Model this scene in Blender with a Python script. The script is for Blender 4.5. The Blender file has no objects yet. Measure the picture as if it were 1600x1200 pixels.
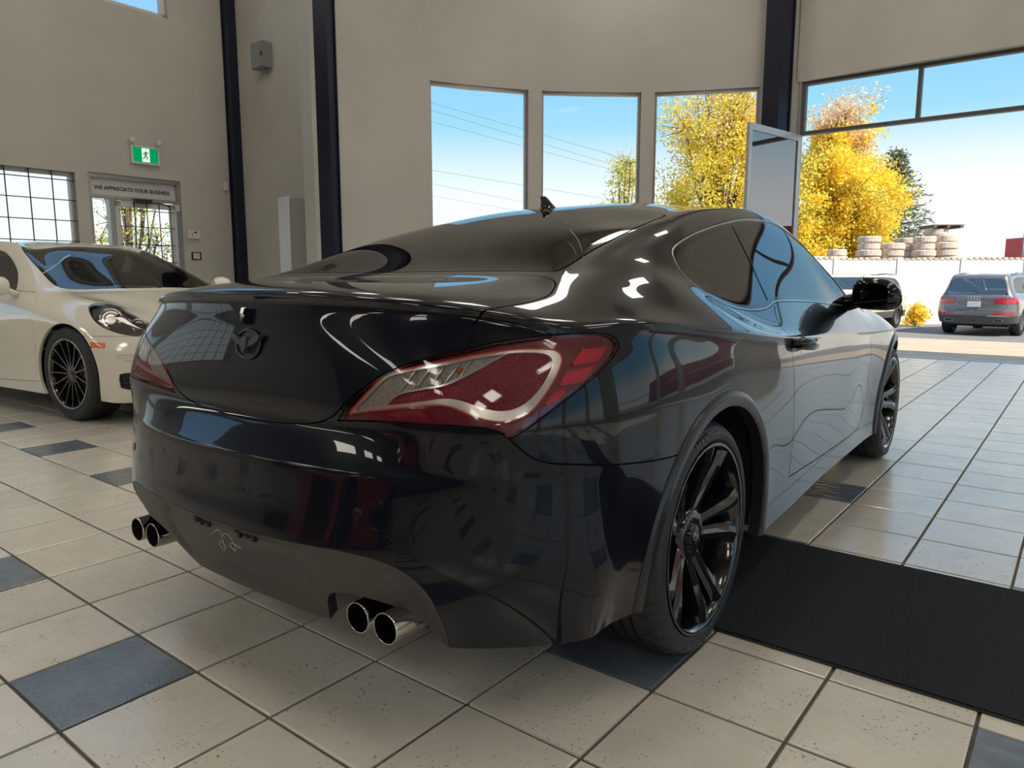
import bpy, bmesh, math, random, itertools
import numpy as np
from mathutils import Vector, Matrix
C = bpy.context.scene.collection
SC = bpy.context.scene
PI = math.pi
# ------------------------------------------------------------------ camera
cam = bpy.data.objects.new('camera', bpy.data.cameras.new('camera'))
C.objects.link(cam); SC.camera = cam
CAMPOS = Vector((1.64089, -1.90305, 1.05089))
fwd = Vector((-0.58769, 0.79650, -0.14214)).normalized()
cam.location = CAMPOS
cam.rotation_euler = fwd.to_track_quat('-Z', 'Y').to_euler()
cam.data.sensor_width = 36; cam.data.lens = 36 * 1138.43 / 1600
cam.data.clip_end = 400
YAW = 0.0308157805909314          # building grid relative to the black car
# ------------------------------------------------------------------ sky, sun, exposure
w=bpy.data.worlds.new('sky'); SC.world=w; w.use_nodes=True
_N=w.node_tree.nodes; _L=w.node_tree.links; _bg=_N['Background']
_tc=_N.new('ShaderNodeTexCoord'); _sx=_N.new('ShaderNodeSeparateXYZ'); _L.new(_tc.outputs['Generated'],_sx.inputs[0])
_r=_N.new('ShaderNodeValToRGB'); _L.new(_sx.outputs['Z'],_r.inputs[0])
_e=_r.color_ramp.elements; _e[0].position=0; _e[0].color=(.78,.79,.80,1); _e[1].position=1; _e[1].color=(.30,.50,.80,1)
for p,c in ((.105,(.75,.78,.80,1)),(.147,(.58,.68,.75,1)),(.194,(.30,.56,.72,1)),(.247,(.24,.50,.76,1)),(.32,(.24,.47,.80,1)),(.5,(.31,.53,.85,1))): q=_e.new(p); q.color=c
_L.new(_r.outputs[0],_bg.inputs[0]); _bg.inputs[1].default_value=1.3
sun=bpy.data.objects.new('sun',bpy.data.lights.new('sun','SUN')); C.objects.link(sun)
sun.data.energy=7.0; sun.data.angle=math.radians(.6); sun.data.color=(1,.90,.74)
sun.rotation_euler=Vector((-.68,.15,-.72)).to_track_quat('-Z','Y').to_euler()
SC.view_settings.view_transform='Standard'; SC.view_settings.look='None'; SC.view_settings.exposure=0.14; SC.view_settings.gamma=1; SC.view_settings.use_curve_mapping=False
# ------------------------------------------------------------------ helpers
def link(o, parent=None, label=None, cat=None, group=None, kind=None):
    C.objects.link(o)
    if parent: o.parent = parent
    if label: o['label'] = label
    if cat: o['category'] = cat
    if group: o['group'] = group
    if kind: o['kind'] = kind
    return o
def empty(name, loc=(0,0,0), rz=0, **k):
    o = bpy.data.objects.new(name, None); o.location = loc; o.rotation_euler = (0,0,rz); o.empty_display_size = .1
    return link(o, **k)
def mobj(name, V, F, mat, parent=None, smooth=False, nrm=None, **k):
    me = bpy.data.meshes.new(name)
    me.from_pydata([tuple(map(float, v)) for v in V], [], [tuple(int(i) for i in f) for f in F])
    me.update()
    if smooth or nrm is not None:
        me.polygons.foreach_set('use_smooth', [True]*len(me.polygons))
    if nrm is not None:
        me.normals_split_custom_set_from_vertices([tuple(map(float, n)) for n in nrm])
    for m in (mat if isinstance(mat, (list, tuple)) else [mat]): me.materials.append(m)
    return link(bpy.data.objects.new(name, me), parent=parent, **k)
class MB:
    "collects simple shapes into one mesh"
    def __init__(s): s.V=[]; s.F=[]; s.S=[]
    def add(s, V, F, sm=False):
        n=len(s.V); s.V += [tuple(v) for v in V]; s.F += [tuple(i+n for i in f) for f in F]; s.S += [sm]*len(F); return s
    def box(s, x0,x1,y0,y1,z0,z1, M=None):
        V=[Vector(p) for p in ((x0,y0,z0),(x1,y0,z0),(x1,y1,z0),(x0,y1,z0),(x0,y0,z1),(x1,y0,z1),(x1,y1,z1),(x0,y1,z1))]
        if M is not None: V=[M@v for v in V]
        return s.add(V,[(0,3,2,1),(4,5,6,7),(0,1,5,4),(1,2,6,5),(2,3,7,6),(3,0,4,7)])
    def tube(s, pts, r, n=8, cap=True, sm=True):
        pts=[Vector(p) for p in pts]; rs = r if isinstance(r,(list,tuple)) else [r]*len(pts)
        V=[];F=[]; up=None
        for i,p in enumerate(pts):
            d=(pts[min(i+1,len(pts)-1)]-pts[max(i-1,0)]).normalized()
            if up is None: up = Vector((0,0,1)) if abs(d.z)<.9 else Vector((1,0,0))
            a=d.cross(up).normalized(); b=a.cross(d).normalized(); up=b
            for k in range(n):
                t=2*PI*k/n; V.append(p+(a*math.cos(t)+b*math.sin(t))*rs[i])
        for i in range(len(pts)-1):
            for k in range(n): F.append((i*n+k,i*n+(k+1)%n,(i+1)*n+(k+1)%n,(i+1)*n+k))
        s.add(V,F,sm)
        if cap:
            m=len(s.V)-len(V); s.F.append(tuple(m+k for k in reversed(range(n)))); s.S.append(False)
            s.F.append(tuple(m+(len(pts)-1)*n+k for k in range(n))); s.S.append(False)
        return s
    def lathe(s, prof, axis='x', c=(0,0,0), n=48, sm=True, flip=False):
        # prof: list of (a, r): a along the axis
        V=[];F=[]
        for a,r in prof:
            for k in range(n):
                t=2*PI*k/n; u,v=r*math.cos(t),r*math.sin(t)
                V.append({'x':(c[0]+a,c[1]+u,c[2]+v),'y':(c[0]+u,c[1]+a,c[2]+v),'z':(c[0]+u,c[1]+v,c[2]+a)}[axis])
        for i in range(len(prof)-1):
            for k in range(n):
                f=(i*n+k,i*n+(k+1)%n,(i+1)*n+(k+1)%n,(i+1)*n+k)
                F.append(f[::-1] if flip else f)
        return s.add(V,F,sm)
    def prism(s, poly, h0, h1, M=None):
        "polygon in local xy, extruded in z"
        n=len(poly); V=[Vector((x,y,h0)) for x,y in poly]+[Vector((x,y,h1)) for x,y in poly]
        if M is not None: V=[M@v for v in V]
        F=[tuple(range(n))[::-1],tuple(range(n,2*n))]+[(i,(i+1)%n,n+(i+1)%n,n+i) for i in range(n)]
        return s.add(V,F)
    def build(s, name, mat, parent=None, **k):
        o=mobj(name, s.V, s.F, mat, parent, **k)
        o.data.polygons.foreach_set('use_smooth', s.S)
        return o
# ------------------------------------------------------------------ materials
def mat(name, col=(.5,.5,.5), rough=.5, metal=0, coat=0, spec=.5, emit=None, es=1, **kw):
    m=bpy.data.materials.new(name); m.use_nodes=True; b=m.node_tree.nodes['Principled BSDF']
    b.inputs['Base Color'].default_value=(*col,1); b.inputs['Roughness'].default_value=rough
    b.inputs['Metallic'].default_value=metal; b.inputs['Coat Weight'].default_value=coat; b.inputs['Coat Roughness'].default_value=.02
    b.inputs['Specular IOR Level'].default_value=spec
    if emit: b.inputs['Emission Color'].default_value=(*emit,1); b.inputs['Emission Strength'].default_value=es
    for k,v in kw.items(): b.inputs[k.replace('_',' ')].default_value=v
    return m
def nodes(m): return m.node_tree.nodes, m.node_tree.links, m.node_tree.nodes['Principled BSDF']
def noise_mat(name, c1, c2, scale=5, rough=.5, bump=0, bscale=None, detail=6, dist=.01, ramp=(.35,.65), rough2=None, coords='Object', stretch=(1,1,1), **kw):
    m=mat(name,c1,rough,**kw); N,L,b=nodes(m)
    tc=N.new('ShaderNodeTexCoord'); mp=N.new('ShaderNodeMapping'); mp.inputs['Scale'].default_value=stretch
    L.new(tc.outputs[coords],mp.inputs['Vector'])
    n=N.new('ShaderNodeTexNoise'); n.inputs['Scale'].default_value=scale; n.inputs['Detail'].default_value=detail
    L.new(mp.outputs[0],n.inputs['Vector'])
    r=N.new('ShaderNodeValToRGB'); r.color_ramp.elements[0].color=(*c1,1); r.color_ramp.elements[1].color=(*c2,1)
    r.color_ramp.elements[0].position=ramp[0]; r.color_ramp.elements[1].position=ramp[1]
    L.new(n.outputs['Fac'],r.inputs['Fac']); L.new(r.outputs[0],b.inputs['Base Color'])
    if rough2 is not None:
        mr=N.new('ShaderNodeMapRange'); mr.inputs['To Min'].default_value=rough; mr.inputs['To Max'].default_value=rough2
        L.new(n.outputs['Fac'],mr.inputs['Value']); L.new(mr.outputs[0],b.inputs['Roughness'])
    if bump:
        n2=N.new('ShaderNodeTexNoise'); n2.inputs['Scale'].default_value=bscale or scale*4; n2.inputs['Detail'].default_value=8
        L.new(mp.outputs[0],n2.inputs['Vector'])
        bp=N.new('ShaderNodeBump'); bp.inputs['Strength'].default_value=bump; bp.inputs['Distance'].default_value=dist
        L.new(n2.outputs['Fac'],bp.inputs['Height']); L.new(bp.outputs[0],b.inputs['Normal'])
    return m
def glass_mat(name, tint=(.3,.33,.33), ior=1.5, rough=0):
    "thin pane: tinted see-through plus a mirror-like fresnel reflection"
    m=bpy.data.materials.new(name); m.use_nodes=True; N=m.node_tree.nodes; L=m.node_tree.links; N.clear()
    o=N.new('ShaderNodeOutputMaterial'); t=N.new('ShaderNodeBsdfTransparent'); t.inputs[0].default_value=(*tint,1)
    g=N.new('ShaderNodeBsdfGlossy'); g.inputs['Roughness'].default_value=rough; f=N.new('ShaderNodeFresnel'); f.inputs['IOR'].default_value=ior
    x=N.new('ShaderNodeMixShader'); L.new(f.outputs[0],x.inputs[0]); L.new(t.outputs[0],x.inputs[1]); L.new(g.outputs[0],x.inputs[2]); L.new(x.outputs[0],o.inputs[0])
    return m
# ------------------------------------------------------------------ smooth surfaces from a cage, cut into panels
def limit_fit(V, F, it=25):
    "move cage points so that the subdivision limit surface passes through the given points"
    V=np.array(V,float); n=len(V); T=V.copy()
    ne=[set() for _ in range(n)]; di=[[] for _ in range(n)]; ec={}
    for f in F:
        for k in range(4):
            a,b,c=f[k],f[(k+1)%4],f[(k+2)%4]; ne[a].add(b); ne[b].add(a); di[a].append(c)
            e=(min(a,b),max(a,b)); ec[e]=ec.get(e,0)+1
    W=np.zeros((n,n))
    for i in range(n):
        be=[j for j in ne[i] if ec[(min(i,j),max(i,j))]==1]
        if len(be)==2:
            W[i,i]=4/6
            for j in be: W[i,j]+=1/6
        else:
            k=len(ne[i]); s=k*(k+5); W[i,i]=k*k/s
            for j in ne[i]: W[i,j]+=4/s
            for j in di[i]: W[i,j]+=1/s
    for _ in range(it): V += .8*(T-W@V)
    return V
def subdiv(V, F, lev, crease=None):
    me=bpy.data.meshes.new('t'); me.from_pydata([tuple(v) for v in V],[],F); me.update()
    o=bpy.data.objects.new('t',me); C.objects.link(o)
    if crease:
        at=me.attributes.new('crease_edge','FLOAT','EDGE'); 
        for e in me.edges:
            k=tuple(sorted(e.vertices)); 
            if k in crease: at.data[e.index].value=crease[k]
    s=o.modifiers.new('s','SUBSURF'); s.levels=lev; s.use_limit_surface=True
    dg=bpy.context.evaluated_depsgraph_get(); ev=o.evaluated_get(dg); m2=ev.to_mesh()
    nv=len(m2.vertices); A=np.empty(nv*3); m2.vertices.foreach_get('co',A)
    B=np.empty(nv*3); m2.vertex_normals.foreach_get('vector',B)
    FF=[tuple(p.vertices) for p in m2.polygons]
    ev.to_mesh_clear(); bpy.data.objects.remove(o); bpy.data.meshes.remove(me)
    return A.reshape(-1,3), B.reshape(-1,3), FF
def flat(F):
    L=np.fromiter(map(len,F),np.int64,len(F)); return np.fromiter(itertools.chain.from_iterable(F),np.int64,int(L.sum())), np.concatenate([[0],np.cumsum(L)[:-1]]), L
def cut(S, d, eps=4e-4):
    "split the faces of S=(V,N,F) where the scalar field d changes sign"
    V,N,F=S
    if not F: return S
    d=np.where(np.abs(d)<eps,0,d); sg=np.sign(d).astype(int)
    Vn=[];Nn=[];dic={};out=[];base=len(V)
    def mid(a,b):
        k=(a,b) if a<b else (b,a)
        if k not in dic:
            t=d[k[0]]/(d[k[0]]-d[k[1]]); dic[k]=base+len(Vn)
            Vn.append(V[k[0]]*(1-t)+V[k[1]]*t); m=N[k[0]]*(1-t)+N[k[1]]*t; Nn.append(m/np.linalg.norm(m))
        return dic[k]
    ix,of,_=flat(F); q=sg[ix]; mixed=(np.minimum.reduceat(q,of)<0)&(np.maximum.reduceat(q,of)>0)
    def split(f):
        s=[sg[i] for i in f]
        if 1 not in s or -1 not in s: out.append(f); return
        n=len(f)
        nz=[x for x in s if x]
        c=sum(1 for i in range(len(nz)) if nz[i]!=nz[i-1])
        if c>2:
            for i in range(1,n-1): split((f[0],f[i],f[i+1]))
            return
        P=[];Q=[]
        for i in range(n):
            a,b=f[i],f[(i+1)%n]; x,y=s[i],s[(i+1)%n]
            if x>=0: P.append(a)
            if x<=0: Q.append(a)
            if x*y<0: m=mid(a,b); P.append(m); Q.append(m)
        if len(P)>2: out.append(tuple(P))
        if len(Q)>2: out.append(tuple(Q))
    ml=mixed.tolist(); rest=[f for f,m in zip(F,ml) if not m]
    for i in np.nonzero(mixed)[0]: split(F[i])
    if Vn: V=np.vstack([V,Vn]); N=np.vstack([N,Nn])
    return V,N,rest+out
def pdist(P, poly):
    "signed distance of 2-D points to a closed polygon, negative inside"
    poly=np.array(poly,float); lo=poly.min(0); hi=poly.max(0)
    o=np.linalg.norm(np.maximum(np.maximum(lo-P,P-hi),0),axis=1); near=o<.06; out=o+0.; P=P[near]
    A=poly; B=np.roll(poly,-1,0); best=np.full(len(P),1e9); ins=np.zeros(len(P),bool)
    for a,b in zip(A,B):
        ab=b-a; ap=P-a; t=np.clip((ap@ab)/(ab@ab+1e-12),0,1); q=ap-t[:,None]*ab
        best=np.minimum(best,np.einsum('ij,ij->i',q,q))
        if a[1]!=b[1]:
            c=((a[1]>P[:,1])!=(b[1]>P[:,1])); xi=a[0]+(P[:,1]-a[1])*(b[0]-a[0])/(b[1]-a[1]); ins^=c&(P[:,0]<xi)
    out[near]=np.where(ins,-1,1)*np.sqrt(best)
    return out
def smooth_poly(pts, closed=True, n=4, keep=()):
    "Catmull-Rom through the points; indices in keep stay corners"
    pts=[np.array(p,float) for p in pts]; m=len(pts); out=[]
    for i in range(m if closed else m-1):
        p1,p2=pts[i],pts[(i+1)%m]; p0=pts[i-1] if (closed or i>0) else p1; p3=pts[(i+2)%m] if (closed or i+2<m) else p2
        t1=(p2-p0)/2 if i not in keep else (p2-p1); t2=(p3-p1)/2 if (i+1)%m not in keep else (p2-p1)
        for k in range(n):
            t=k/n; h=[2*t**3-3*t*t+1,t**3-2*t*t+t,-2*t**3+3*t*t,t**3-t*t]
            out.append(h[0]*p1+h[1]*t1+h[2]*p2+h[3]*t2)
    if not closed: out.append(pts[-1])
    return out
def submesh(S, mask):
    V,N,F=S; FF=list(itertools.compress(F,np.asarray(mask).tolist()))
    if not FF: return V[:0],N[:0],[]
    ix,of,L=flat(FF); ks,inv=np.unique(ix,return_inverse=True); il=inv.tolist(); ol=of.tolist()+[len(il)]
    return V[ks],N[ks],[tuple(il[ol[i]:ol[i+1]]) for i in range(len(FF))]
def cents(S):
    V,N,F=S
    if not F: return np.zeros((0,3))
    ix,of,L=flat(F); return np.add.reduceat(V[ix],of,axis=0)/L[:,None]
def panel(name, S, m, parent, depth=.006, off=0, **k):
    "panel mesh with the source normals and an inward-turned edge"
    V,N,F=S
    V=V+N*off
    cnt={}
    for f in F:
        for i in range(len(f)):
            a,b=f[i],f[(i+1)%len(f)]
            if (b,a) in cnt: del cnt[(b,a)]
            else: cnt[(a,b)]=1
    V2=list(V);N2=list(N);F2=list(F)
    if depth:
        for a,b in cnt:
            t=V[b]-V[a]; o=np.cross(t,N[a]); o/=np.linalg.norm(o)+1e-9
            i=len(V2); V2+=[V[a],V[b],V[b]-N[b]*depth,V[a]-N[a]*depth]; N2+=[o]*4; F2.append((i+1,i,i+3,i+2))
    return mobj(name,V2,F2,m,parent,nrm=N2,**k)
# ------------------------------------------------------------------ black coupe: body surface (rear axle on the ground at the origin, nose towards +y)
TOP=[ # stations from the boot lip to the nose, each x=0 .. shoulder
[(0,-.80,1.010),(.25,-.795,1.008),(.48,-.762,.998),(.63,-.705,.986),(.735,-.635,.971),(.805,-.56,.950)],
[(0,-.755,1.034),(.25,-.748,1.032),(.47,-.712,1.021),(.61,-.655,1.007),(.725,-.56,.988),(.835,-.45,.958)],
[(0,-.53,1.050),(.27,-.53,1.048),(.48,-.51,1.042),(.62,-.47,1.028),(.745,-.40,1.003),(.868,-.31,.957)],
[(0,-.34,1.068),(.30,-.335,1.070),(.53,-.31,1.070),(.64,-.27,1.062),(.762,-.2,1.026),(.888,-.12,.943)],
[(0,-.06,1.165),(.3,-.055,1.162),(.55,-.04,1.146),(.66,-.02,1.112),(.775,.03,1.045),(.912,.10,.922)],
[(0,.22,1.252),(.3,.22,1.247),(.54,.23,1.222),(.675,.25,1.165),(.80,.30,1.0),(.920,.36,.893)],
[(0,.50,1.318),(.3,.5,1.310),(.51,.5,1.280),(.652,.52,1.218),(.825,.56,.962),(.920,.60,.868)],
[(0,.80,1.358),(.3,.8,1.350),(.51,.8,1.317),(.632,.82,1.262),(.832,.84,.957),(.915,.86,.852)],
[(0,1.18,1.380),(.3,1.18,1.370),(.50,1.18,1.338),(.610,1.19,1.296),(.83,1.2,.952),(.905,1.2,.837)],
[(0,1.46,1.374),(.3,1.47,1.364),(.49,1.50,1.335),(.605,1.55,1.292),(.83,1.57,.945),(.90,1.57,.825)],
[(0,1.85,1.235),(.3,1.865,1.228),(.52,1.87,1.215),(.650,1.83,1.205),(.83,1.85,.930),(.90,1.88,.812)],
[(0,2.35,1.0),(.3,2.33,.998),(.6,2.25,.988),(.780,2.12,.975),(.83,2.14,.912),(.90,2.2,.80)],
[(0,2.55,.965),(.3,2.54,.962),(.55,2.50,.955),(.70,2.45,.935),(.81,2.45,.885),(.905,2.5,.79)],
[(0,2.9,.92),(.3,2.88,.918),(.55,2.84,.91),(.70,2.8,.895),(.82,2.8,.85),(.905,2.82,.775)],
[(0,3.25,.84),(.3,3.22,.84),(.52,3.16,.83),(.66,3.12,.82),(.77,3.1,.79),(.86,3.1,.735)],
[(0,3.50,.73),(.3,3.48,.73),(.5,3.40,.73),(.62,3.34,.725),(.71,3.28,.71),(.79,3.22,.68)]]
REAR=[ # rows below the lip, x=0 .. corner
[(0,-.792,.985),(.25,-.788,.983),(.48,-.758,.972),(.635,-.705,.957),(.745,-.635,.940),(.818,-.555,.922)],
[(0,-.808,.890),(.25,-.806,.888),(.46,-.798,.878),(.62,-.772,.868),(.755,-.690,.862),(.845,-.57,.858)],
[(0,-.822,.750),(.25,-.822,.750),(.43,-.820,.755),(.60,-.805,.765),(.765,-.728,.775),(.864,-.583,.785)],
[(0,-.832,.695),(.25,-.830,.697),(.44,-.825,.706),(.60,-.808,.715),(.765,-.738,.722),(.870,-.585,.730)],
[(0,-.882,.640),(.25,-.875,.641),(.45,-.852,.645),(.60,-.812,.650),(.765,-.732,.655),(.874,-.578,.660)],
[(0,-.897,.610),(.25,-.889,.610),(.45,-.863,.612),(.60,-.819,.614),(.765,-.730,.616),(.875,-.568,.62)],
[(0,-.916,.50),(.25,-.908,.50),(.45,-.881,.50),(.60,-.834,.50),(.765,-.734,.50),(.878,-.562,.50)],
[(0,-.922,.385),(.25,-.914,.385),(.45,-.884,.385),(.60,-.832,.385),(.762,-.718,.385),(.873,-.558,.385)],
[(0,-.835,.225),(.25,-.828,.225),(.45,-.800,.225),(.60,-.745,.225),(.74,-.64,.225),(.845,-.54,.235)]]
XF={1:.905,2:.923,3:.932,4:.936,5:.935}
def side_rows(j):
    x,y,z=TOP[j][5]
    zb=.235 if j<5 else .215
    zs=[.922,.858,.785,.730,.660,.62,.50,.385]; z0=.950; o=[]
    for k in range(9):
        zz=z+(.36-z)*((z0-zs[k])/(z0-zs[-1])) if k<8 else zb
        if j in XF: xx=x+(XF[j]-x)*[.24,.58,.86,.95,1,1,.93,.72,.25][k]
        elif y<2.3: xx=x+[.006,.013,.016,.015,.012,.010,.004,.0,.004][k]
        else: xx=x+[.008,.018,.024,.026,.028,.028,.026,.022,.008][k]
        o.append((xx,y,zz))
    return o
def box_cage(TOP,REAR,side,front):
    "half car as a box of patches: top, rear, side, front; then mirrored"
    V=[];F=[];ix={}; NC=len(TOP[0]); NR=len(REAR); nj=len(TOP)
    def vid(key,p):
        if key not in ix: ix[key]=len(V); V.append(p)
        return ix[key]
    T=[[vid(('T',j,i),TOP[j][i]) for i in range(NC)] for j in range(nj)]
    R=[T[0]]+[[vid(('R',k,i),REAR[k][i]) for i in range(NC)] for k in range(NR)]
    SD=[[T[0][-1]]+[R[k+1][-1] for k in range(NR)]]
    for j in range(1,nj):
        r=side(j); SD.append([T[j][-1]]+[vid(('S',j,k),r[k]) for k in range(NR)])
    FR=[T[-1]]
    for k in range(NR):
        sz=V[SD[-1][k+1]][2]
        FR.append([SD[-1][k+1] if i==NC-1 else vid(('F',k,i),(TOP[-1][i][0]*1.03,TOP[-1][i][1]+front[k],sz)) for i in range(NC)])
    for j in range(nj-1):
        for i in range(NC-1): F.append((T[j][i],T[j][i+1],T[j+1][i+1],T[j+1][i]))
        for k in range(NR): F.append((SD[j][k],SD[j][k+1],SD[j+1][k+1],SD[j+1][k]))
    for k in range(NR):
        for i in range(NC-1):
            F.append((R[k+1][i],R[k+1][i+1],R[k][i+1],R[k][i]))
            F.append((FR[k][i],FR[k][i+1],FR[k+1][i+1],FR[k+1][i]))
    n=len(V); mp={}
    for i in range(n):
        if abs(V[i][0])<1e-6: mp[i]=i
        else: mp[i]=len(V); V.append((-V[i][0],V[i][1],V[i][2]))
    F+= [tuple(mp[i] for i in reversed(f)) for f in F]
    return V,F
def build_cage(): return box_cage(TOP,REAR,side_rows,[.02,.04,.06,.07,.08,.085,.085,.06,.02])
# ------------------------------------------------------------------ black coupe
M_paint = mat('black_paint',(.0018,.0035,.0075),.3,coat=1.0,spec=.08)
M_paint.node_tree.nodes['Principled BSDF'].inputs['Coat Roughness'].default_value=.015; M_paint.node_tree.nodes['Principled BSDF'].inputs['Coat IOR'].default_value=1.37
M_satin = mat('satin_black_trim',(.016,.017,.019),.30)
M_gloss = mat('gloss_black_trim',(.008,.008,.009),.06)
M_under = mat('dark_underbody',(.004,.004,.004),.8)
M_valance = noise_mat('grained_plastic',(.040,.038,.035),(.050,.047,.044),60,.48,bump=.15,bscale=900,dist=.0006)
M_glass = glass_mat('tinted_glass',(.28,.30,.31),ior=2.5)
M_rglass = glass_mat('dark_rear_glass',(.22,.23,.23),ior=2.0)
M_chrome = mat('chrome',(.75,.75,.75),.08,metal=1)
M_rim = mat('gloss_black_alloy',(.006,.006,.007),.16,coat=.8)
M_tire = noise_mat('tyre_rubber',(.010,.011,.013),(.016,.017,.019),40,.55,bump=.1,bscale=300,dist=.0005)
M_tiretext = mat('raised_rubber_letters',(.065,.068,.073),.5)
M_steel = mat('brushed_steel',(.35,.34,.33),.35,metal=1)
M_leather = noise_mat('black_leather',(.012,.012,.012),(.02,.02,.02),60,.5,bump=.2,bscale=220,dist=.001)
M_redleather = noise_mat('dark_seat_cloth',(.05,.045,.04),(.07,.06,.055),60,.7)
ell=lambda P,cy,a,b,cz=.333:(np.sqrt(((P[:,1]-cy)/a)**2+((P[:,2]-cz)/b)**2)-1)*min(a,b)
DLO=smooth_poly([(.178,1.108),(.215,1.146),(.33,1.180),(.475,1.210),(.72,1.251),(.99,1.287),(1.256,1.305),(1.50,1.302),(1.66,1.275),(1.83,1.208),(1.93,1.11),(2.03,.985),(2.045,.950),(1.98,.925),(1.80,.927),(1.28,.958),(.89,.968),(.80,.965),(.69,.948),(.54,.946),(.38,.961),(.28,.982),(.20,1.018),(.163,1.06)],n=3,keep=(17,))
DOOR=smooth_poly([(.80,1.0),(.795,.958),(.745,.93),(.708,.895),(.693,.855),(.706,.745),(.755,.613),(.795,.476),(.797,.37),(.775,.335),(1.356,.306),(1.91,.300),(2.09,.316),(2.165,.38),(2.19,.50),(2.182,.66),(2.168,.804),(2.150,.90),(2.10,.985),(2.0,1.02)],n=3,keep=(0,1,9,19))
TRUNK=smooth_poly([(-.30,1.512),(0,1.512),(.30,1.508),(.50,1.515),(.585,1.520),(.633,1.489),(.676,1.386),(.690,1.305),(.687,1.197),(.667,1.105),(.650,1.065),(.658,.987),(.655,.965),(.602,.925),(.533,.871),(.456,.820),(.383,.765),(.338,.722),(.290,.700),(.22,.684),(.10,.673),(0,.670),(-.30,.670)],n=4,keep=(0,4,10,11,22))
LIGHT=smooth_poly([(-.045,.907),(-.003,.917),(.044,.924),(.114,.931),(.172,.935),(.236,.934),(.279,.926),(.297,.908),(.287,.888),(.245,.857),(.175,.816),(.115,.780),(.059,.745),(.028,.728),(.002,.743),(-.035,.7505),(-.095,.751),(-.201,.747),(-.286,.738),(-.334,.731),(-.304,.78),(-.245,.835),(-.179,.870),(-.108,.893)],n=4,keep=(13,19))
BUMP=smooth_poly([(-1.2,.715),(-.587,.715),(-.50,.72),(-.42,.735),(-.334,.758),(-.201,.768),(-.095,.768),(-.035,.764),(.000,.752),(.018,.738),(.030,.725),(.065,.693),(.104,.674),(.18,.662),(.357,.634),(.48,.622),(.62,.62)],closed=False,n=4,keep=(10,))+[np.array((.62,-.2)),np.array((-1.2,-.2))]
VAL=smooth_poly([(-1.2,.452),(-.644,.450),(-.535,.452),(-.409,.457),(-.33,.460),(-.255,.455),(-.194,.435),(-.148,.393),(-.122,.338),(-.100,.27),(-.092,.20)],closed=False,n=4)+[np.array((-.09,-.2)),np.array((-1.2,-.2))]
EXH=smooth_poly([(-.378,.20),(-.378,.265),(-.374,.315),(-.355,.337),(-.303,.345),(-.222,.332),(-.167,.303),(-.138,.27),(-.112,.233),(-.10,.20)],closed=False,n=3)+[np.array((-.10,.0)),np.array((-.378,.0))]
CLEAR=smooth_poly([(-.300,.757),(-.281,.779),(-.263,.798),(-.222,.839),(-.183,.854),(-.131,.867),(-.067,.881),(-.042,.887),(.004,.894),(.034,.899),(.003,.886),(-.069,.851),(-.106,.834),(-.134,.828),(-.167,.820),(-.205,.806),(-.232,.779)],n=3,keep=(0,9,15))
BOWL=smooth_poly([(.033,.8985),(.072,.900),(.111,.897),(.129,.886),(.124,.864),(.099,.829),(.068,.801),(.034,.786),(.001,.784),(-.038,.793),(-.070,.803),(-.102,.8055),(-.151,.796),(-.224,.780),(-.203,.803),(-.165,.817),(-.106,.830),(-.069,.846),(.003,.883)],n=3,keep=(0,13))
BAND=smooth_poly([(-.306,.753),(-.232,.772),(-.151,.788),(-.111,.793),(-.087,.790),(-.063,.781),(-.039,.772),(-.007,.765),(.017,.764),(.049,.769),(.079,.787),(.116,.827),(.142,.864),(.150,.886),(.140,.900),(.111,.9045),(.072,.905),(.034,.903),(.004,.899),(-.042,.892),(-.131,.872),(-.183,.859),(-.225,.844),(-.266,.801)],n=3,keep=(0,))
MARKS=[[(.204,.903),(.269,.903),(.243,.875),(.170,.870)],[(.160,.859),(.233,.866),(.200,.836),(.139,.830)],[(.124,.817),(.161,.825),(.137,.802),(.101,.790)]]
def side(P): return P[:,1:3]
def diag(P): return np.stack([(np.abs(P[:,0])+P[:,1])/math.sqrt(2),P[:,2]],1)
f_dlo=lambda P: np.maximum(pdist(side(P),DLO),.45-np.abs(P[:,0]))
f_door=lambda P: np.maximum(pdist(side(P),DOOR),.70-np.abs(P[:,0]))
f_trunk=lambda P: np.maximum(pdist(np.stack([np.abs(P[:,0]),P[:,2]+P[:,1]+.8],1),TRUNK),P[:,1]+.15)
f_light=lambda P: np.maximum(pdist(diag(P),LIGHT),P[:,1]+.10)
f_bump=lambda P: np.maximum(pdist(diag(P),BUMP),P[:,1]+.0)
f_val=lambda P: np.maximum(pdist(diag(P),VAL),P[:,1]+.3)
f_exh=lambda P: np.maximum(pdist(diag(P),EXH),P[:,1]+.3)
RG=smooth_poly([(-.3,-.325),(0,-.325),(.30,-.322),(.50,-.305),(.578,-.285),(.588,-.24),(.575,-.10),(.572,.02),(.570,.16),(.562,.36),(.552,.45),(.50,.478),(.30,.462),(0,.450),(-.3,.450)],n=3,keep=(0,14))
WS=smooth_poly([(-.3,1.50),(0,1.50),(.30,1.515),(.50,1.56),(.555,1.62),(.60,1.80),(.68,2.0),(.745,2.12),(.72,2.19),(.60,2.27),(.3,2.37),(0,2.39),(-.3,2.39)],n=3,keep=(0,12))
HOOD=smooth_poly([(-.3,2.44),(0,2.44),(.3,2.42),(.6,2.33),(.72,2.26),(.765,2.35),(.765,2.6),(.76,2.85),(.73,3.1),(.62,3.26),(.3,3.38),(0,3.40),(-.3,3.40)],n=3,keep=(0,12))
ax=lambda P:np.stack([np.abs(P[:,0]),P[:,1]],1)
f_rg=lambda P: np.maximum(pdist(ax(P),RG),1.0-P[:,2])
f_ws=lambda P: np.maximum(pdist(ax(P),WS),.93-P[:,2])
f_hood=lambda P: np.maximum(pdist(ax(P),HOOD),.7-P[:,2])
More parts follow.
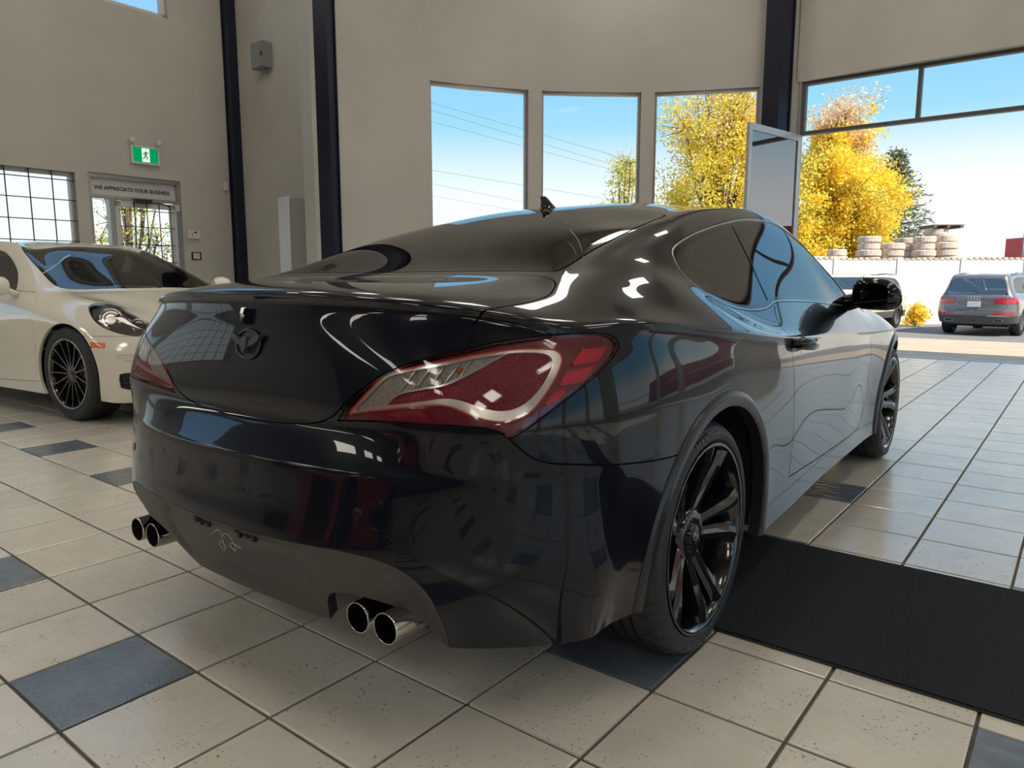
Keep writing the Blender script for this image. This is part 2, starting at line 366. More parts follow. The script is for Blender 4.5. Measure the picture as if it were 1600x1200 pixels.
ROOF=[(-.3,.50),(0,.50),(.3,.505),(.49,.52),(.515,.60),(.505,1.0),(.495,1.4),(.46,1.50),(.30,1.475),(0,1.46),(-.3,1.46)]
ROOF=smooth_poly(ROOF,n=3,keep=(0,10))
f_roof=lambda P: np.maximum(pdist(ax(P),ROOF),1.1-P[:,2])
WB=2.82
f_arch=lambda P: np.maximum(np.minimum(ell(P,.066,.385,.366),ell(P,WB+.01,.385,.366)),.5-np.abs(P[:,0]))
f_flare=lambda P: np.maximum(np.minimum(ell(P,.066,.437,.410),ell(P,WB+.01,.437,.410)),.5-np.abs(P[:,0]))
f_front=lambda P: 3.05-P[:,1]
f_skirt=lambda P: np.maximum(np.maximum(P[:,2]-(.292),.1-P[:,1]),np.maximum(P[:,1]-2.9,.6-np.abs(P[:,0])))
def make_coupe():
    V,F=build_cage(); S=subdiv(limit_fit(V,F),F,4)
    # arches first: drop what is inside the wheel openings
    def c(f,*lv):
        nonlocal S
        for l in lv:
            S=cut(S,f(S[0])-l)
    def keep(f,lv,inside=False):
        nonlocal S
        d=f(cents(S))-lv; m=(d<0) if inside else (d>0); S=(S[0],S[1],[x for x,k in zip(S[2],m) if k])
    c(f_arch,0); keep(f_arch,0)
    c(f_exh,0); keep(f_exh,0)
    G=.0021
    root=empty('coupe_car',(0,0,0),label='glossy black two-door coupe with black wheels, seen from behind on the tiled floor',cat='car')
    # take panels one after another; each leaves a shut line of width 2G
    def take(f,gap=G,lv=0):
        nonlocal S
        S=cut(S,f(S[0])-(lv-gap)); 
        if gap: S=cut(S,f(S[0])-(lv+gap))
        d=f(cents(S))-lv
        e=max(gap-.0002,0); P=submesh(S,d<-e); S=submesh(S,d>e)
        return P
    LR=lambda Q,s: submesh(Q,(cents(Q)[:,0]*s)>0)
    full=(S[0].copy(),S[1].copy(),list(S[2]))
    # under-skin: everything except glazing and lights, pushed in 9 mm
    U=full; 
    for f,l in ((f_dlo,0),(f_rg,.0),(f_ws,.0)):
        U=cut(U,f(U[0])-l); U=submesh(U,f(cents(U))>l)
    U=submesh(U,f_light(cents(U))>.0)
    cu=cents(U); near=np.min([np.abs(f(cu)) for f in (f_light,f_trunk,f_dlo,f_door,f_rg,f_ws,f_roof,f_bump,f_hood,f_front,f_skirt)],0)<.022
    U=submesh(U,near)
    # lights
    P=take(f_light,gap=.0017)
    for s in (1,-1): build_light(LR(P,s),root,s)
    P=take(f_trunk); 
    trunk=panel('trunk_lid',P,M_paint,root,.012)
    P=take(f_dlo,gap=.0012); 
    for s in (1,-1): build_glazing(LR(P,s),root,s)
    P=take(f_door)
    for s in (1,-1):
        d=panel('door',LR(P,s),M_paint,root,.012); build_handle(d,s)
    P=take(f_rg,gap=.003); Q=cut(P,f_rg(P[0])+.022); dd=f_rg(cents(Q))+.022
    g=panel('rear_window',submesh(Q,dd<0),M_rglass,root,0); panel('glass_border',submesh(Q,dd>0),M_gloss,g,.004)
    P=take(f_ws,gap=.003); Q=cut(P,f_ws(P[0])+.03); dd=f_ws(cents(Q))+.03
    g=panel('windshield',submesh(Q,dd<0),M_glass,root,0); panel('glass_border',submesh(Q,dd>0),M_gloss,g,.004)
    P=take(f_roof,gap=.0035); panel('roof_panel',P,M_paint,root,.008)
    P=take(f_flare,gap=.0006); 
    for lv in (-.008,-.018,-.034): P=cut(P,f_flare(P[0])-lv)
    t=np.clip(-f_flare(P[0])/.052,0,1)
    prof=np.interp(t,[0,.10,.35,.8,1],[0,.007,.010,.006,-.002])
    sx=np.sign(P[0][:,0]); P=(P[0]+np.stack([sx*prof,0*sx,0*sx],1),P[1],P[2])
    cc=cents(P)
    for s in (1,-1):
        for lo,hi in ((-9,1.4),(1.4,9)):
            q=submesh(P,(cc[:,0]*s>0)&(cc[:,1]>lo)&(cc[:,1]<hi))
            mm=flat_normals(q); mobj('wheel_arch_flare',*mm[:2],M_satin,root,nrm=mm[2])
            # return lip of the arch
            mm=panel_rim(q,.035); mobj('arch_inner_lip',*mm,M_under,root)
    P=take(f_val,gap=.0008); 
    Vp=P[0].copy(); n=P[1]; d=f_val(Vp)
    Vp-= n*(np.clip(-d/.02,0,1)*.010)[:,None]
    ctr=np.clip(1-np.abs(Vp[:,0])/.33,0,1); k=np.clip((np.clip((.31-np.abs(Vp[:,0]))/.035,0,1)),0,1)*np.clip((Vp[:,2]-.255)/.05,0,1); k=k*k*(3-2*k)
    Vp-= n*(k*.009*np.clip(-d/.02,0,1))[:,None]
    q=(Vp,n,P[2]); mm=flat_normals(q)
    val=mobj('rear_valance',mm[0],mm[1],M_valance,root,nrm=mm[2]); 
    mr=panel_rim((Vp,mm[2],P[2]),.03); mobj('valance_edge',*mr,M_under,root)
    P=take(f_bump); bumper=panel('rear_bumper',P,M_paint,root,.014)
    skb=BVH(bumper)
    for x in (-.58,-.22,.10,.46):
        h=skb.ray_cast(Vector((x,-1.6,.545)),Vector((0,1,0)))
        if h[0] is None: continue
        X=Matrix.Translation(h[0])@(-h[1] if h[1].y>0 else h[1]).to_track_quat('Z','Y').to_matrix().to_4x4()
        b=MB(); n=20; V=[];F=[]
        rr=[(.0125,-.002),(.0125,.001),(.0110,.0022),(.0085,.0012),(.0,.0024)]
        for r,o in rr:
            for q in range(n): V.append(X@Vector((r*math.cos(2*PI*q/n),r*math.sin(2*PI*q/n),o)))
        for i in range(4):
            for q in range(n): F.append((i*n+q,i*n+(q+1)%n,(i+1)*n+(q+1)%n,(i+1)*n+q))
        b.add(V,F,True); b.build('parking_sensor',M_paint,bumper)
    P=take(f_hood); panel('hood',P,M_paint,root,.01)
    P=take(f_front,lv=0,gap=.002); fb=panel('front_bumper',P,M_paint,root,.01)
    P=take(f_skirt,gap=.0008)
    for s in (1,-1): panel('side_skirt',LR(P,s),M_paint,root,.02)
    f_fe=lambda Q: 2.0-Q[:,1]
    P=take(f_fe,gap=0)
    for s in (1,-1): panel('front_fender',LR(P,s),M_paint,root,.012)
    for s in (1,-1): panel('quarter_panel',LR(S,s),M_paint,root,.012)
    panel('body_shell',U,M_under,root,0,off=-.0105)
    # underbody
    b=MB(); b.box(-.55,.55,-.60,3.2,.24,.27); b.box(-.84,.84,.52,2.3,.235,.27); b.build('underbody',M_under,root)
    # wheel wells
    for y in (.066,WB+.01):
        for s in (1,-1):
            b=MB(); V=[];F=[]; n=26
            for k in range(n):
                t=math.radians(-14)+math.radians(208)*k/(n-1); ca,sa=math.cos(t),math.sin(t)
                V+=[(.56*s,y,.333),(.56*s,y+.40*ca,.333+.40*sa),(.885*s,y+.40*ca,.333+.40*sa)]
            for k in range(n-1):
                for q in (0,1): F.append((3*k+q,3*k+q+1,3*k+4+q,3*k+3+q))
            b.add(V,F,True); b.build('wheel_well',M_under,root)
    # exhaust recess and tips
    for s in (1,-1):
        b=MB(); 
        b.box(min(s*.32,s*.60),max(s*.32,s*.60),-.70,-.66,.225,.40)
        b.box(min(s*.32,s*.60),max(s*.32,s*.60),-.80,-.66,.37,.375)
        b.build('exhaust_recess',M_under,root)
        for x in (.447,.535):
            y0=-.868; b=MB(); yb=-.60
            prof=[(0,.0335),(-.001,.0345),(.0,.0355),(.004,.0358),(.13,.0358),(.16,.030),(.26,.028),(.26,.024),(.14,.024),(.0,.0335)]
            b.lathe([(a,r) for a,r in prof],axis='y',c=(s*x,y0,.300),n=40,flip=True); t=b.build('exhaust_tip',M_tip,root)
            b=MB(); b.lathe([(.12,0),(.12,.03),(.001,.0336)],axis='y',c=(s*x,y0,.300),n=40,flip=False); b.build('dark_bore',M_under,t)  # near-black lining inside the tip
    # plate holes and chalk numeral on the valance
    sk=BVH(val)
    def onto(x,z,lift=.002):
        h=sk.ray_cast(Vector((x,-1.5,z)),Vector((0,1,0)))[0]; return Vector((x,h.y-lift,z)) if h else Vector((x,-.91,z))
    for slots,cross in ((((-.114,.437),(-.063,.433)),(-.112,-.080,.428)),(((.077,.436),(.133,.436)),(.058,.118,.430))):
        b=MB()
        for x,z in slots:
            p=onto(x,z); b.box(x-.0065,x+.0065,p.y-.0012,p.y+.01,z-.013,z+.013)
        x0,x1,z=cross; b.tube([onto(x0,z,.0008),onto((x0+x1)/2,z,.0008),onto(x1,z,.0008)],.0035,6); b.tube([onto(x0+.014,z+.011,.0008),onto(x0+.014,z-.011,.0008)],.0035,6); b.tube([onto(x1-.012,z+.005,.0008),onto(x1-.012,z-.005,.0008)],.0045,6)
        b.build('plate_clip',M_hole,val)
    D1=[(-.053,.402),(-.042,.410),(-.027,.417),(-.017,.414),(-.013,.405),(-.012,.393),(-.016,.380),(-.022,.365),(-.028,.358),(-.037,.360),(-.041,.370),(-.037,.380),(-.028,.386),(-.019,.384),(-.013,.378),(-.004,.371)]
    D2=[(0,.405),(-.005,.408),(.003,.414),(.015,.414),(.025,.409),(.033,.398),(.036,.387),(.035,.377),(.029,.370),(.021,.372),(.015,.380),(.017,.387),(.028,.392),(.040,.393),(.051,.389),(.062,.384)]
    for D in (D1,D2):
        b=MB(); b.tube([onto(x,z,.0008) for x,z in [tuple(p) for p in smooth_poly(D,closed=False,n=3)]],.0012,5); b.build('chalk_numeral',M_chalk,val)
    # emblem on the boot lid
    sk2=BVH(trunk); h=sk2.ray_cast(Vector((0,-1.5,.888)),Vector((0,1,0))); pc=h[0]
    X=Matrix.Translation(pc+Vector((0,-.003,0)))@Matrix.Rotation(math.radians(83),4,'X')
    b=MB(); ring=[]
    for k in range(49):
        t=2*PI*k/48; ring.append(X@Vector((.050*math.cos(t),.036*math.sin(t),.001)))
    b.tube(ring,.0038,8,cap=False)
    b.prism([(.047*math.cos(t*PI/12),.034*math.sin(t*PI/12)) for t in range(24)],-.004,-.0005,X)
    em=b.build('emblem',M_satin,trunk)
    b=MB()
    for s in (1,-1):
        w=[(s*.013,.008),(s*.050,.025),(s*.060,.024),(s*.054,.010),(s*.036,.0),(s*.012,-.008)]
        b.prism(w if s<0 else w[::-1],-.001,.012,X)
    b.prism([(-.012,.016),(0,.019),(.012,.016),(.010,-.008),(0,-.024),(-.010,-.008)][::-1],-.001,.015,X)
    b.build('wing_badge',M_badge,trunk)
    # rear-view camera under the lip
    h=sk2.ray_cast(Vector((-.018,-1.5,.958)),Vector((0,1,0)))[0]
    X=Matrix.Translation(h)@Matrix.Rotation(math.radians(-18),4,'X')
    b=MB(); b.box(-.008,.008,-.016,.004,-.022,.018,X); b.box(-.0065,.0065,-.020,-.015,.0,.016,X)
    b.lathe([(-.019,0),(-.020,.005),(-.014,.0055)],axis='y',c=tuple(h+Vector((0,0,-.008))),n=16)
    b.build('rear_camera',M_gloss,trunk)
    # shark fin antenna
    b=MB(); rows=[(.015,.0,.560,.0),]
    prof=[(.525,0,.026),(.54,.008,.030),(.56,.0105,.030),(.60,.006,.022)]
    V=[];F=[]
    secs=[(0,.500,.640,.024),(.008,.505,.630,.021),(.016,.511,.612,.014),(.030,.513,.588,.009),(.043,.510,.568,.006),(.052,.507,.552,.0035),(.056,.508,.542,.001)]
    n=12
    for z,ya,yb,w in secs:
        for k in range(n):
            t=2*PI*k/n; V.append((w*math.cos(t),(ya+yb)/2+(yb-ya)/2*math.sin(t),1.3165+(z)+.10*((ya+yb)/2+(yb-ya)/2*math.sin(t)-.5)*(1 if z==0 else .5)))
    for i in range(len(secs)-1):
        for k in range(n): F.append((i*n+k,i*n+(k+1)%n,(i+1)*n+(k+1)%n,(i+1)*n+k))
    F.append(tuple((len(secs)-1)*n+k for k in range(n)))
    b.add(V,F,True); b.build('roof_antenna',M_paint,root)
    build_mirrors(root)
    build_wheels(root)
    build_interior(root)
    return root
def BVH(o):
    from mathutils.bvhtree import BVHTree
    return BVHTree.FromPolygons([v.co for v in o.data.vertices],[tuple(p.vertices) for p in o.data.polygons])
def flat_normals(P):
    "recompute area-weighted normals of a displaced panel"
    V,N,F=P; n=np.zeros_like(V)
    for f in F:
        a=V[f[0]]; k=np.zeros(3)
        for i in range(1,len(f)-1): k+=np.cross(V[f[i]]-a,V[f[i+1]]-a)
        for i in f: n[i]+=k
    l=np.linalg.norm(n,axis=1,keepdims=True); n=np.where(l>1e-12,n/np.maximum(l,1e-12),N)
    n=np.where(np.sum(n*N,1,keepdims=True)<0,-n,n)
    return V,F,n
def panel_rim(P,depth):
    V,N,F=P; cnt={}
    for f in F:
        for i in range(len(f)):
            a,b=f[i],f[(i+1)%len(f)]
            if (b,a) in cnt: del cnt[(b,a)]
            else: cnt[(a,b)]=1
    VV=[];FF=[]
    for a,b in cnt:
        i=len(VV); VV+=[V[a],V[b],V[b]-N[b]*depth,V[a]-N[a]*depth]; FF.append((i+1,i,i+3,i+2))
    return VV,FF
M_tip=mat('polished_exhaust_steel',(.55,.52,.48),.14,metal=1)
M_hole=mat('open_clip_hole',(.001,.001,.002),.7)
M_chalk=mat('yellow_paint_marker',(.40,.38,.30),.8)
M_badge=mat('satin_dark_badge',(.035,.037,.04),.3)
# --- tail light
def lens_mat(name,col,rough=.04):
    m=bpy.data.materials.new(name); m.use_nodes=True; N=m.node_tree.nodes; L=m.node_tree.links; N.clear()
    o=N.new('ShaderNodeOutputMaterial'); t=N.new('ShaderNodeBsdfTransparent'); t.inputs[0].default_value=(*col,1)
    g=N.new('ShaderNodeBsdfGlossy'); g.inputs['Roughness'].default_value=rough; f=N.new('ShaderNodeFresnel'); f.inputs['IOR'].default_value=1.5
    x=N.new('ShaderNodeMixShader'); L.new(f.outputs[0],x.inputs[0]); L.new(t.outputs[0],x.inputs[1]); L.new(g.outputs[0],x.inputs[2]); L.new(x.outputs[0],o.inputs[0]); return m
M_lens=lens_mat('clear_lens',(.92,.88,.88))
def honey(name,c1,c2,sc):
    m=mat(name,c1,.25,coat=.5); N,L,b=nodes(m); tc=N.new('ShaderNodeTexCoord'); v=N.new('ShaderNodeTexVoronoi'); v.inputs['Scale'].default_value=sc; L.new(tc.outputs['Object'],v.inputs['Vector'])
    r=N.new('ShaderNodeValToRGB'); r.color_ramp.elements[0].color=(*c2,1); r.color_ramp.elements[1].color=(*c1,1); r.color_ramp.elements[0].position=.1; r.color_ramp.elements[1].position=.6
    L.new(v.outputs['Distance'],r.inputs[0]); L.new(r.outputs[0],b.inputs['Base Color'])
    bp=N.new('ShaderNodeBump'); bp.inputs['Strength'].default_value=.6; bp.inputs['Distance'].default_value=.002; L.new(v.outputs['Distance'],bp.inputs['Height']); L.new(bp.outputs[0],b.inputs['Normal']); return m
M_lred=mat('deep_red_lamp_plastic',(.20,.008,.025),.25,coat=.6)
M_lbowl=honey('red_prism_lamp_bowl',(.24,.008,.022),(.42,.02,.05),260)
M_lclear=honey('grey_prism_reflector',(.30,.30,.27),(.60,.60,.54),330)
M_lmark=honey('bright_red_reflector',(.75,.01,.05),(.9,.05,.10),400)
M_lband=mat('silver_lamp_band',(.80,.78,.72),.25,metal=.6)
M_lrim=mat('orange_red_light_pipe',(.65,.06,.04),.3,coat=.5)
M_bulb=mat('amber_bulb',(.5,.16,.05),.3)
def build_light(Q,root,s):
    g=empty('tail_light',parent=root)
    panel('lens',Q,M_lens,g,.004)
    B=panel_off(Q,-.004)
    fb=lambda P:pdist(diag(P),BAND); fo=lambda P:pdist(diag(P),BOWL); fc=lambda P:pdist(diag(P),CLEAR)
    fm=[(lambda P,k=k:pdist(diag(P),MARKS[k])) for k in range(3)]
    for f in [fb,fo,fc]+fm: B=cut(B,f(B[0]))
    B=cut(B,fb(B[0])-.0035)
    # slat lines across the clear section
    sl=[((-.162,.861),(-.205,.805)),((-.131,.868),(-.166,.820)),((-.100,.875),(-.134,.827)),((-.067,.882),(-.106,.833)),((-.042,.889),(-.073,.848))]
    cc=cents(B); dc=fc(cc); do=fo(cc); db=fb(cc); dm=np.min([f(cc) for f in fm],0)
    housing=(db>.0035)&(dm>0)
    panel('housing',submesh(B,housing),M_lred,g,0,off=-.012)
    panel('light_pipe',submesh(B,(db<=.0035)&(db>0)&(dm>0)),M_lrim,g,.004,off=-.004)
    panel('silver_band',submesh(B,(db<=0)&(dc>0)&(do>0)),M_lband,g,.012,off=-.004)
    panel('lamp_bowl',submesh(B,(do<=0)&(dc>0)),M_lbowl,g,.004,off=-.011)
    panel('clear_reflector',submesh(B,dc<=0),M_lclear,g,.004,off=-.011)
    panel('side_marker',submesh(B,dm<=0),M_lmark,g,.006,off=-.005)
    # slat dividers
    cand=B[0]; cd=diag(cand)
    b=MB()
    for p,q in sl:
        pts=[]
        for t in (0,.25,.5,.75,1):
            w=np.array(p)*(1-t)+np.array(q)*t; i=np.argmin(((cd-w)**2).sum(1)); u=w[0]*math.sqrt(2)
            n=B[1][i]; v=B[0][i].copy(); v[2]=w[1]
            # slide along the surface to the exact chart position
            du=(u-(abs(v[0])+v[1])); v[0]+=s*du*.5; v[1]+=du*.5
            pts.append(Vector(v-n*.0085))
        b.tube(pts,.0028,6)
    b.build('lamp_slats',M_lband,g)
    i=np.argmin(((cd-np.array((-.072,.862)))**2).sum(1)); v=B[0][i]-B[1][i]*.010
    b=MB(); b.lathe([(-.006,0),(-.004,.006),(0,.008),(.004,.006),(.006,0)],axis='y',c=tuple(v),n=12); b.build('amber_bulb',M_bulb,g)
def panel_off(Q,o): return Q[0]+Q[1]*o,Q[1],Q[2]
# --- side glazing
def build_glazing(Q,root,s):
    Q=cut(Q,f_dlo(Q[0])+.020); Q=cut(Q,f_dlo(Q[0])+.006)
    line=lambda P:((P[:,1]-.872)*(1.257-.977)-(P[:,2]-1.257)*(.872-.772))/.2973
    Q=cut(Q,line(Q[0])-.010); Q=cut(Q,line(Q[0])+.010)
    c=cents(Q); d=f_dlo(c); l=line(c)
    tr=panel('window_trim',submesh(Q,(d>-.006)),M_gtrim,root,.004,off=.001)
    panel('trim_inner',submesh(Q,(d<=-.006)&(d>-.020)),M_gloss,tr,.003,off=-.0025)
    panel('window_divider',submesh(Q,(d<=-.020)&(np.abs(l)<=.010)),M_gloss,root,.004,off=-.001)
    panel('quarter_window',submesh(Q,(d<=-.020)&(l<-.010)),M_glass,root,0,off=-.003)
    panel('door_window',submesh(Q,(d<=-.020)&(l>.010)),M_glass,root,0,off=-.003)
M_gtrim=mat('grey_window_moulding',(.42,.43,.44),.25,metal=.7,coat=.3)
# --- door handle
def build_handle(door,s):
    b=MB(); X=Matrix.Translation((s*.918,0,0))
    # bowl behind the pull
    V=[];F=[];n=20
    rings=[(1,.0015),(.86,.002),(.80,-.003),(.0,-.004)]
    for r,o in rings:
        for k in range(n):
            t=2*PI*k/n; V.append((s*(.922+o),.845+.055*r*math.cos(t),.810+.038*r*math.sin(t)))
    for i in range(len(rings)-1):
        for k in range(n):
            f=(i*n+k,i*n+(k+1)%n,(i+1)*n+(k+1)%n,(i+1)*n+k); F.append(f if s<0 else f[::-1])
    b.add(V,F,True); b.build('handle_cup',M_paint,door)
    b=MB(); pts=[(s*.918,.725,.830),(s*.940,.745,.828),(s*.954,.80,.823),(s*.954,.87,.818),(s*.944,.905,.816),(s*.918,.925,.815)]
    pts=[tuple(p) for p in smooth_poly(pts,closed=False,n=3)]
    b.tube(pts,[.015+.008*math.sin(PI*i/(len(pts)-1)) for i in range(len(pts))],10)
    b.build('door_handle',M_paint,door)
# --- mirrors
def build_mirrors(root):
    for s in (1,-1):
        b=MB(); 
        secs=[(.945,.025,.050,1.905,.983),(.960,.050,.064,1.910,.984),(.99,.066,.0745,1.905,.985),(1.04,.070,.0755,1.900,.983),(1.09,.066,.071,1.890,.978),(1.125,.052,.058,1.878,.970),(1.148,.032,.038,1.868,.962),(1.156,.008,.012,1.862,.958)]
        n=20; V=[];F=[]
        for x,a,h,cy,cz in secs:
            for k in range(n):
                t=2*PI*k/n; ct,st=math.cos(t),math.sin(t); e=.72
                V.append((s*(x-.062),cy-.12+.050+a*1.15*math.copysign(abs(ct)**e,ct),cz+.002+h*math.copysign(abs(st)**e,st)))
        for i in range(len(secs)-1):
            for k in range(n):
                f=(i*n+k,i*n+(k+1)%n,(i+1)*n+(k+1)%n,(i+1)*n+k); F.append(f[::-1] if s>0 else f)
        F.append(tuple(range(n)) if s>0 else tuple(reversed(range(n))))
        F.append(tuple((len(secs)-1)*n+k for k in range(n))[::s])
        b.add(V,F,True); m=b.build('side_mirror',M_gloss,root)
        pl=[(.892+.075+.078*math.copysign(abs(math.cos(2*PI*q/28))**.6,math.cos(2*PI*q/28)),.980+.052*math.copysign(abs(math.sin(2*PI*q/28))**.7,math.sin(2*PI*q/28))) for q in range(28)]
        b=MB(); nq=28; V=[(s*x,1.752-.25*(x-.967),z) for x,z in pl]+[(s*x,1.80,z) for x,z in pl]
        b.add(V,[tuple(range(nq))[::s]]+[(i,(i+1)%nq,nq+(i+1)%nq,nq+i) for i in range(nq)]); b.build('mirror_glass',M_mirror,m)
        b=MB(); b.tube([(s*.80,1.95,.925),(s*.85,1.90,.940),(s*.89,1.87,.950),(s*.93,1.85,.962)],[.036,.040,.036,.036],12); b.build('mirror_arm',M_gloss,m)
        b=MB(); b.tube([(s*1.0,1.79,1.015),(s*1.03,1.785,1.01),(s*1.065,1.79,.995),(s*1.088,1.82,.975)],[.004,.005,.006,.005],6); b.build('mirror_indicator',M_lens2,m)
M_mirror=mat('darkened_mirror_glass',(.10,.105,.11),.03,metal=1)  # colour darkened to stand in for the dark area the mirror reflects
M_lens2=mat('smoked_lens',(.12,.12,.12),.1,coat=1)
# --- wheels
def font_arc(text,size,r0,ang0,x,s,extr,mirror=False):
    "raised lettering wrapped round the tyre side; returns V,F in wheel space (axis x)"
    cu=bpy.data.curves.new('t','FONT'); cu.body=text; cu.size=size; cu.extrude=extr; cu.align_x='CENTER'; cu.offset=.0006; cu.space_character=1.08; cu.resolution_u=3
    o=bpy.data.objects.new('t',cu); C.objects.link(o)
    dg=bpy.context.evaluated_depsgraph_get(); me=o.evaluated_get(dg).to_mesh()
    V=[];F=[tuple(p.vertices) for p in me.polygons]
    for v in me.vertices:
        a=ang0-(v.co.x/(r0+size*.35)); r=r0+v.co.y
        V.append((s*(x+v.co.z), s*0+r*math.cos(a)*(1 if s>0 else -1), r*math.sin(a)))
    o.evaluated_get(dg).to_mesh_clear(); bpy.data.objects.remove(o)
    return V,F
def make_wheel(root,loc,s,kind='coupe',R=.333,rim=.268,w=.245,mats=None):
    g=empty('wheel',loc,parent=root)
    mt,mr,mtxt=mats or (M_tire,M_rim,M_tiretext)
    # tyre: tread with lugs, shoulders, side wall; x outward is +s
    n=192 if kind=='coupe' else 72
    prof=[(-.5*w+.02,rim-.008),(-.5*w,rim+.012),(-.5*w,R-.03),(-.5*w+.018,R-.010),(-.5*w+.038,R-.002),(-.042,R),(-.0405,R-.007),(-.033,R-.007),(-.0315,R),(-.004,R),(-.003,R-.007),(.004,R-.007),(.005,R),(.0315,R),(.033,R-.007),(.0405,R-.007),(.042,R),(.5*w-.038,R-.002),(.5*w-.024,R-.0075),(.5*w-.010,R-.018),(.5*w-.002,R-.030),(.5*w+.001,R-.040),(.5*w-.001,rim+.012),(.5*w-.006,rim+.004),(.5*w-.012,rim-.004)]
    V=[];F=[]
    lug={3:.004,4:.005,5:.0,16:.0,17:.005,18:.003,19:.0}
    for i,(x,r) in enumerate(prof):
        for k in range(n):
            a=2*PI*(k+ (2 if i in(17,18,19) else 0))/n; rr=r-(lug.get(i,0) if (k%6 in (0,1)) else 0)
            V.append((s*x,rr*math.cos(a),rr*math.sin(a)))
    for i in range(len(prof)-1):
        for k in range(n):
            f=(i*n+k,i*n+(k+1)%n,(i+1)*n+(k+1)%n,(i+1)*n+k); F.append(f[::-1] if s>0 else f)
    b=MB(); b.add(V,F,False)
    t=b.build('tire',mt,g)
    x0=.5*w
    if kind=='coupe' and s>0:
        Vt=[];Ft=[]
        for txt,a0,sz in (('MAXTREK',math.radians(96),.036),('MAXIMUS M1',math.radians(-98),.034),):
            v,f=font_arc(txt,sz,rim+.016,a0,x0-.001,s,.0016)
            m0=len(Vt); Vt+=v; Ft+=[tuple(i+m0 for i in q) for q in f]
        mobj('tire_lettering',Vt,Ft,mtxt,g)
    # rim barrel and lip
    b=MB(); b.lathe([(s*(x0-.012),rim-.010),(s*(x0-.003),rim+.002),(s*(x0-.001),rim-.001),(s*(x0-.003),rim-.008),(s*(x0-.014),rim-.014),(s*(x0-.03),rim-.020),(s*(-.06),rim-.035),(s*(-.10),rim-.02)],n=72,flip=s<0)
    b.build('rim_barrel',mr,g)
    if kind=='coupe':
        b=MB(); 
        def blade(a0,a1):
            # one tapering, ridged spoke from the hub to the barrel
            st=[(.048,a0[0],.014,-.060),(.09,a0[1],.019,-.052),(.15,a0[2],.022,-.036),(.21,a0[3],.027,-.018),(.258,a0[4],.038,-.010)]
            V=[];F=[]
            for r,a,hw,dx in st:
                c=(math.cos(a),math.sin(a)); tn=(-c[1],c[0])
                for o,dz in ((-hw,-.026),(-hw*.9,-.004),(0,.004),(hw*.55,.0),(hw,-.010),(hw,-.030)):
                    o2=o*a1; V.append((s*(x0+dx+dz),r*c[0]+tn[0]*o2,r*c[1]+tn[1]*o2))
            m=6
            for i in range(len(st)-1):
                for k in range(m-1):
                    f=(i*m+k,i*m+k+1,(i+1)*m+k+1,(i+1)*m+k); F.append(f[::-1] if s*a1>0 else f)
            return V,F
        for k in range(5):
            a=2*PI*k/5*(1 if s>0 else 1)
            for sd in (1,-1):
                A=[a+sd*math.radians(q) for q in (17,14.5,12,11.5,13)]
                bb=MB(); v,f=blade(A,-sd); bb.add(v,f); bb.build('spoke',mr,g)
        b.lathe([(s*(x0-.090),.075),(s*(x0-.050),.073),(s*(x0-.046),.060),(s*(x0-.052),.036),(s*(x0-.050),.0)],n=40,flip=s<0); hub=b.build('hub',mr,g)
        b=MB(); b.lathe([(s*(x0-.052),.031),(s*(x0-.043),.030),(s*(x0-.040),.026),(s*(x0-.040),0)],n=32,flip=s<0); b.build('center_cap',M_gloss,g)
        # oval badge with a slanted letter
        b=MB(); xx=x0-.0385
        b.tube([(s*xx,.019*math.cos(t*PI/16),.012*math.sin(t*PI/16)) for t in range(33)],.0014,6,cap=False)
        for dy in (-.006,.006): b.tube([(s*xx,dy-.0025,-.008),(s*xx,dy+.0025,.008)],.0016,6)
        b.tube([(s*xx,-.006,-.001),(s*xx,.006,.001)],.0014,6)
        b.build('cap_badge',M_steel,g)
        for k in range(5):
            a=2*PI*(k+.5)/5; b=MB(); b.lathe([(s*(x0-.060),.0085),(s*(x0-.047),.0075),(s*(x0-.046),0)],c=(0,.052*math.cos(a),.052*math.sin(a)),n=6,sm=False,flip=s<0); b.build('lug_nut',M_gloss,g)
    else:
        for k in range(15):
            a=2*PI*k/15; c,sn=math.cos(a),math.sin(a); tn=(-sn,c); V=[]
            st=[(.04,.016,-.030),(.12,.010,-.022),(.20,.008,-.012),(rim-.006,.012,-.004)]
            for r,hw,dx in st:
                for o,dz in ((-hw,-.02),(-hw*.6,0),(hw*.6,0),(hw,-.02)): V.append((s*(x0+dx+dz),r*c+tn[0]*o,r*sn+tn[1]*o))
            F=[]
            for i in range(3):
                for q in range(3):
                    f=(i*4+q,i*4+q+1,(i+1)*4+q+1,(i+1)*4+q); F.append(f if s<0 else f[::-1])
            b=MB(); b.add(V,F); b.build('spoke',mr,g)
        b=MB(); b.lathe([(s*(x0-.06),.06),(s*(x0-.032),.055),(s*(x0-.024),.032),(s*(x0-.022),0)],n=32,flip=s<0); b.build('hub',mr,g)
        b=MB(); b.lathe([(s*(x0-.003),rim+.003),(s*(x0+.001),rim+.001),(s*(x0+.001),rim-.006),(s*(x0-.004),rim-.009)],n=72,flip=s<0); b.build('rim_edge',M_steel,g)
    b=MB(); b.lathe([(s*.0,0),(s*.0,.165),(s*-.02,.165),(s*-.02,0)],n=48,flip=s<0); b.build('brake_disc',M_steel,g)
    b=MB(); b.lathe([(s*(-.045),0),(s*(-.045),rim-.01)],n=36,flip=s<0); b.build('wheel_back',M_under,g)
    return g
def build_wheels(root):
    for y in (0,WB):
        for s in (1,-1): make_wheel(root,(s*.800,y,.333),s)
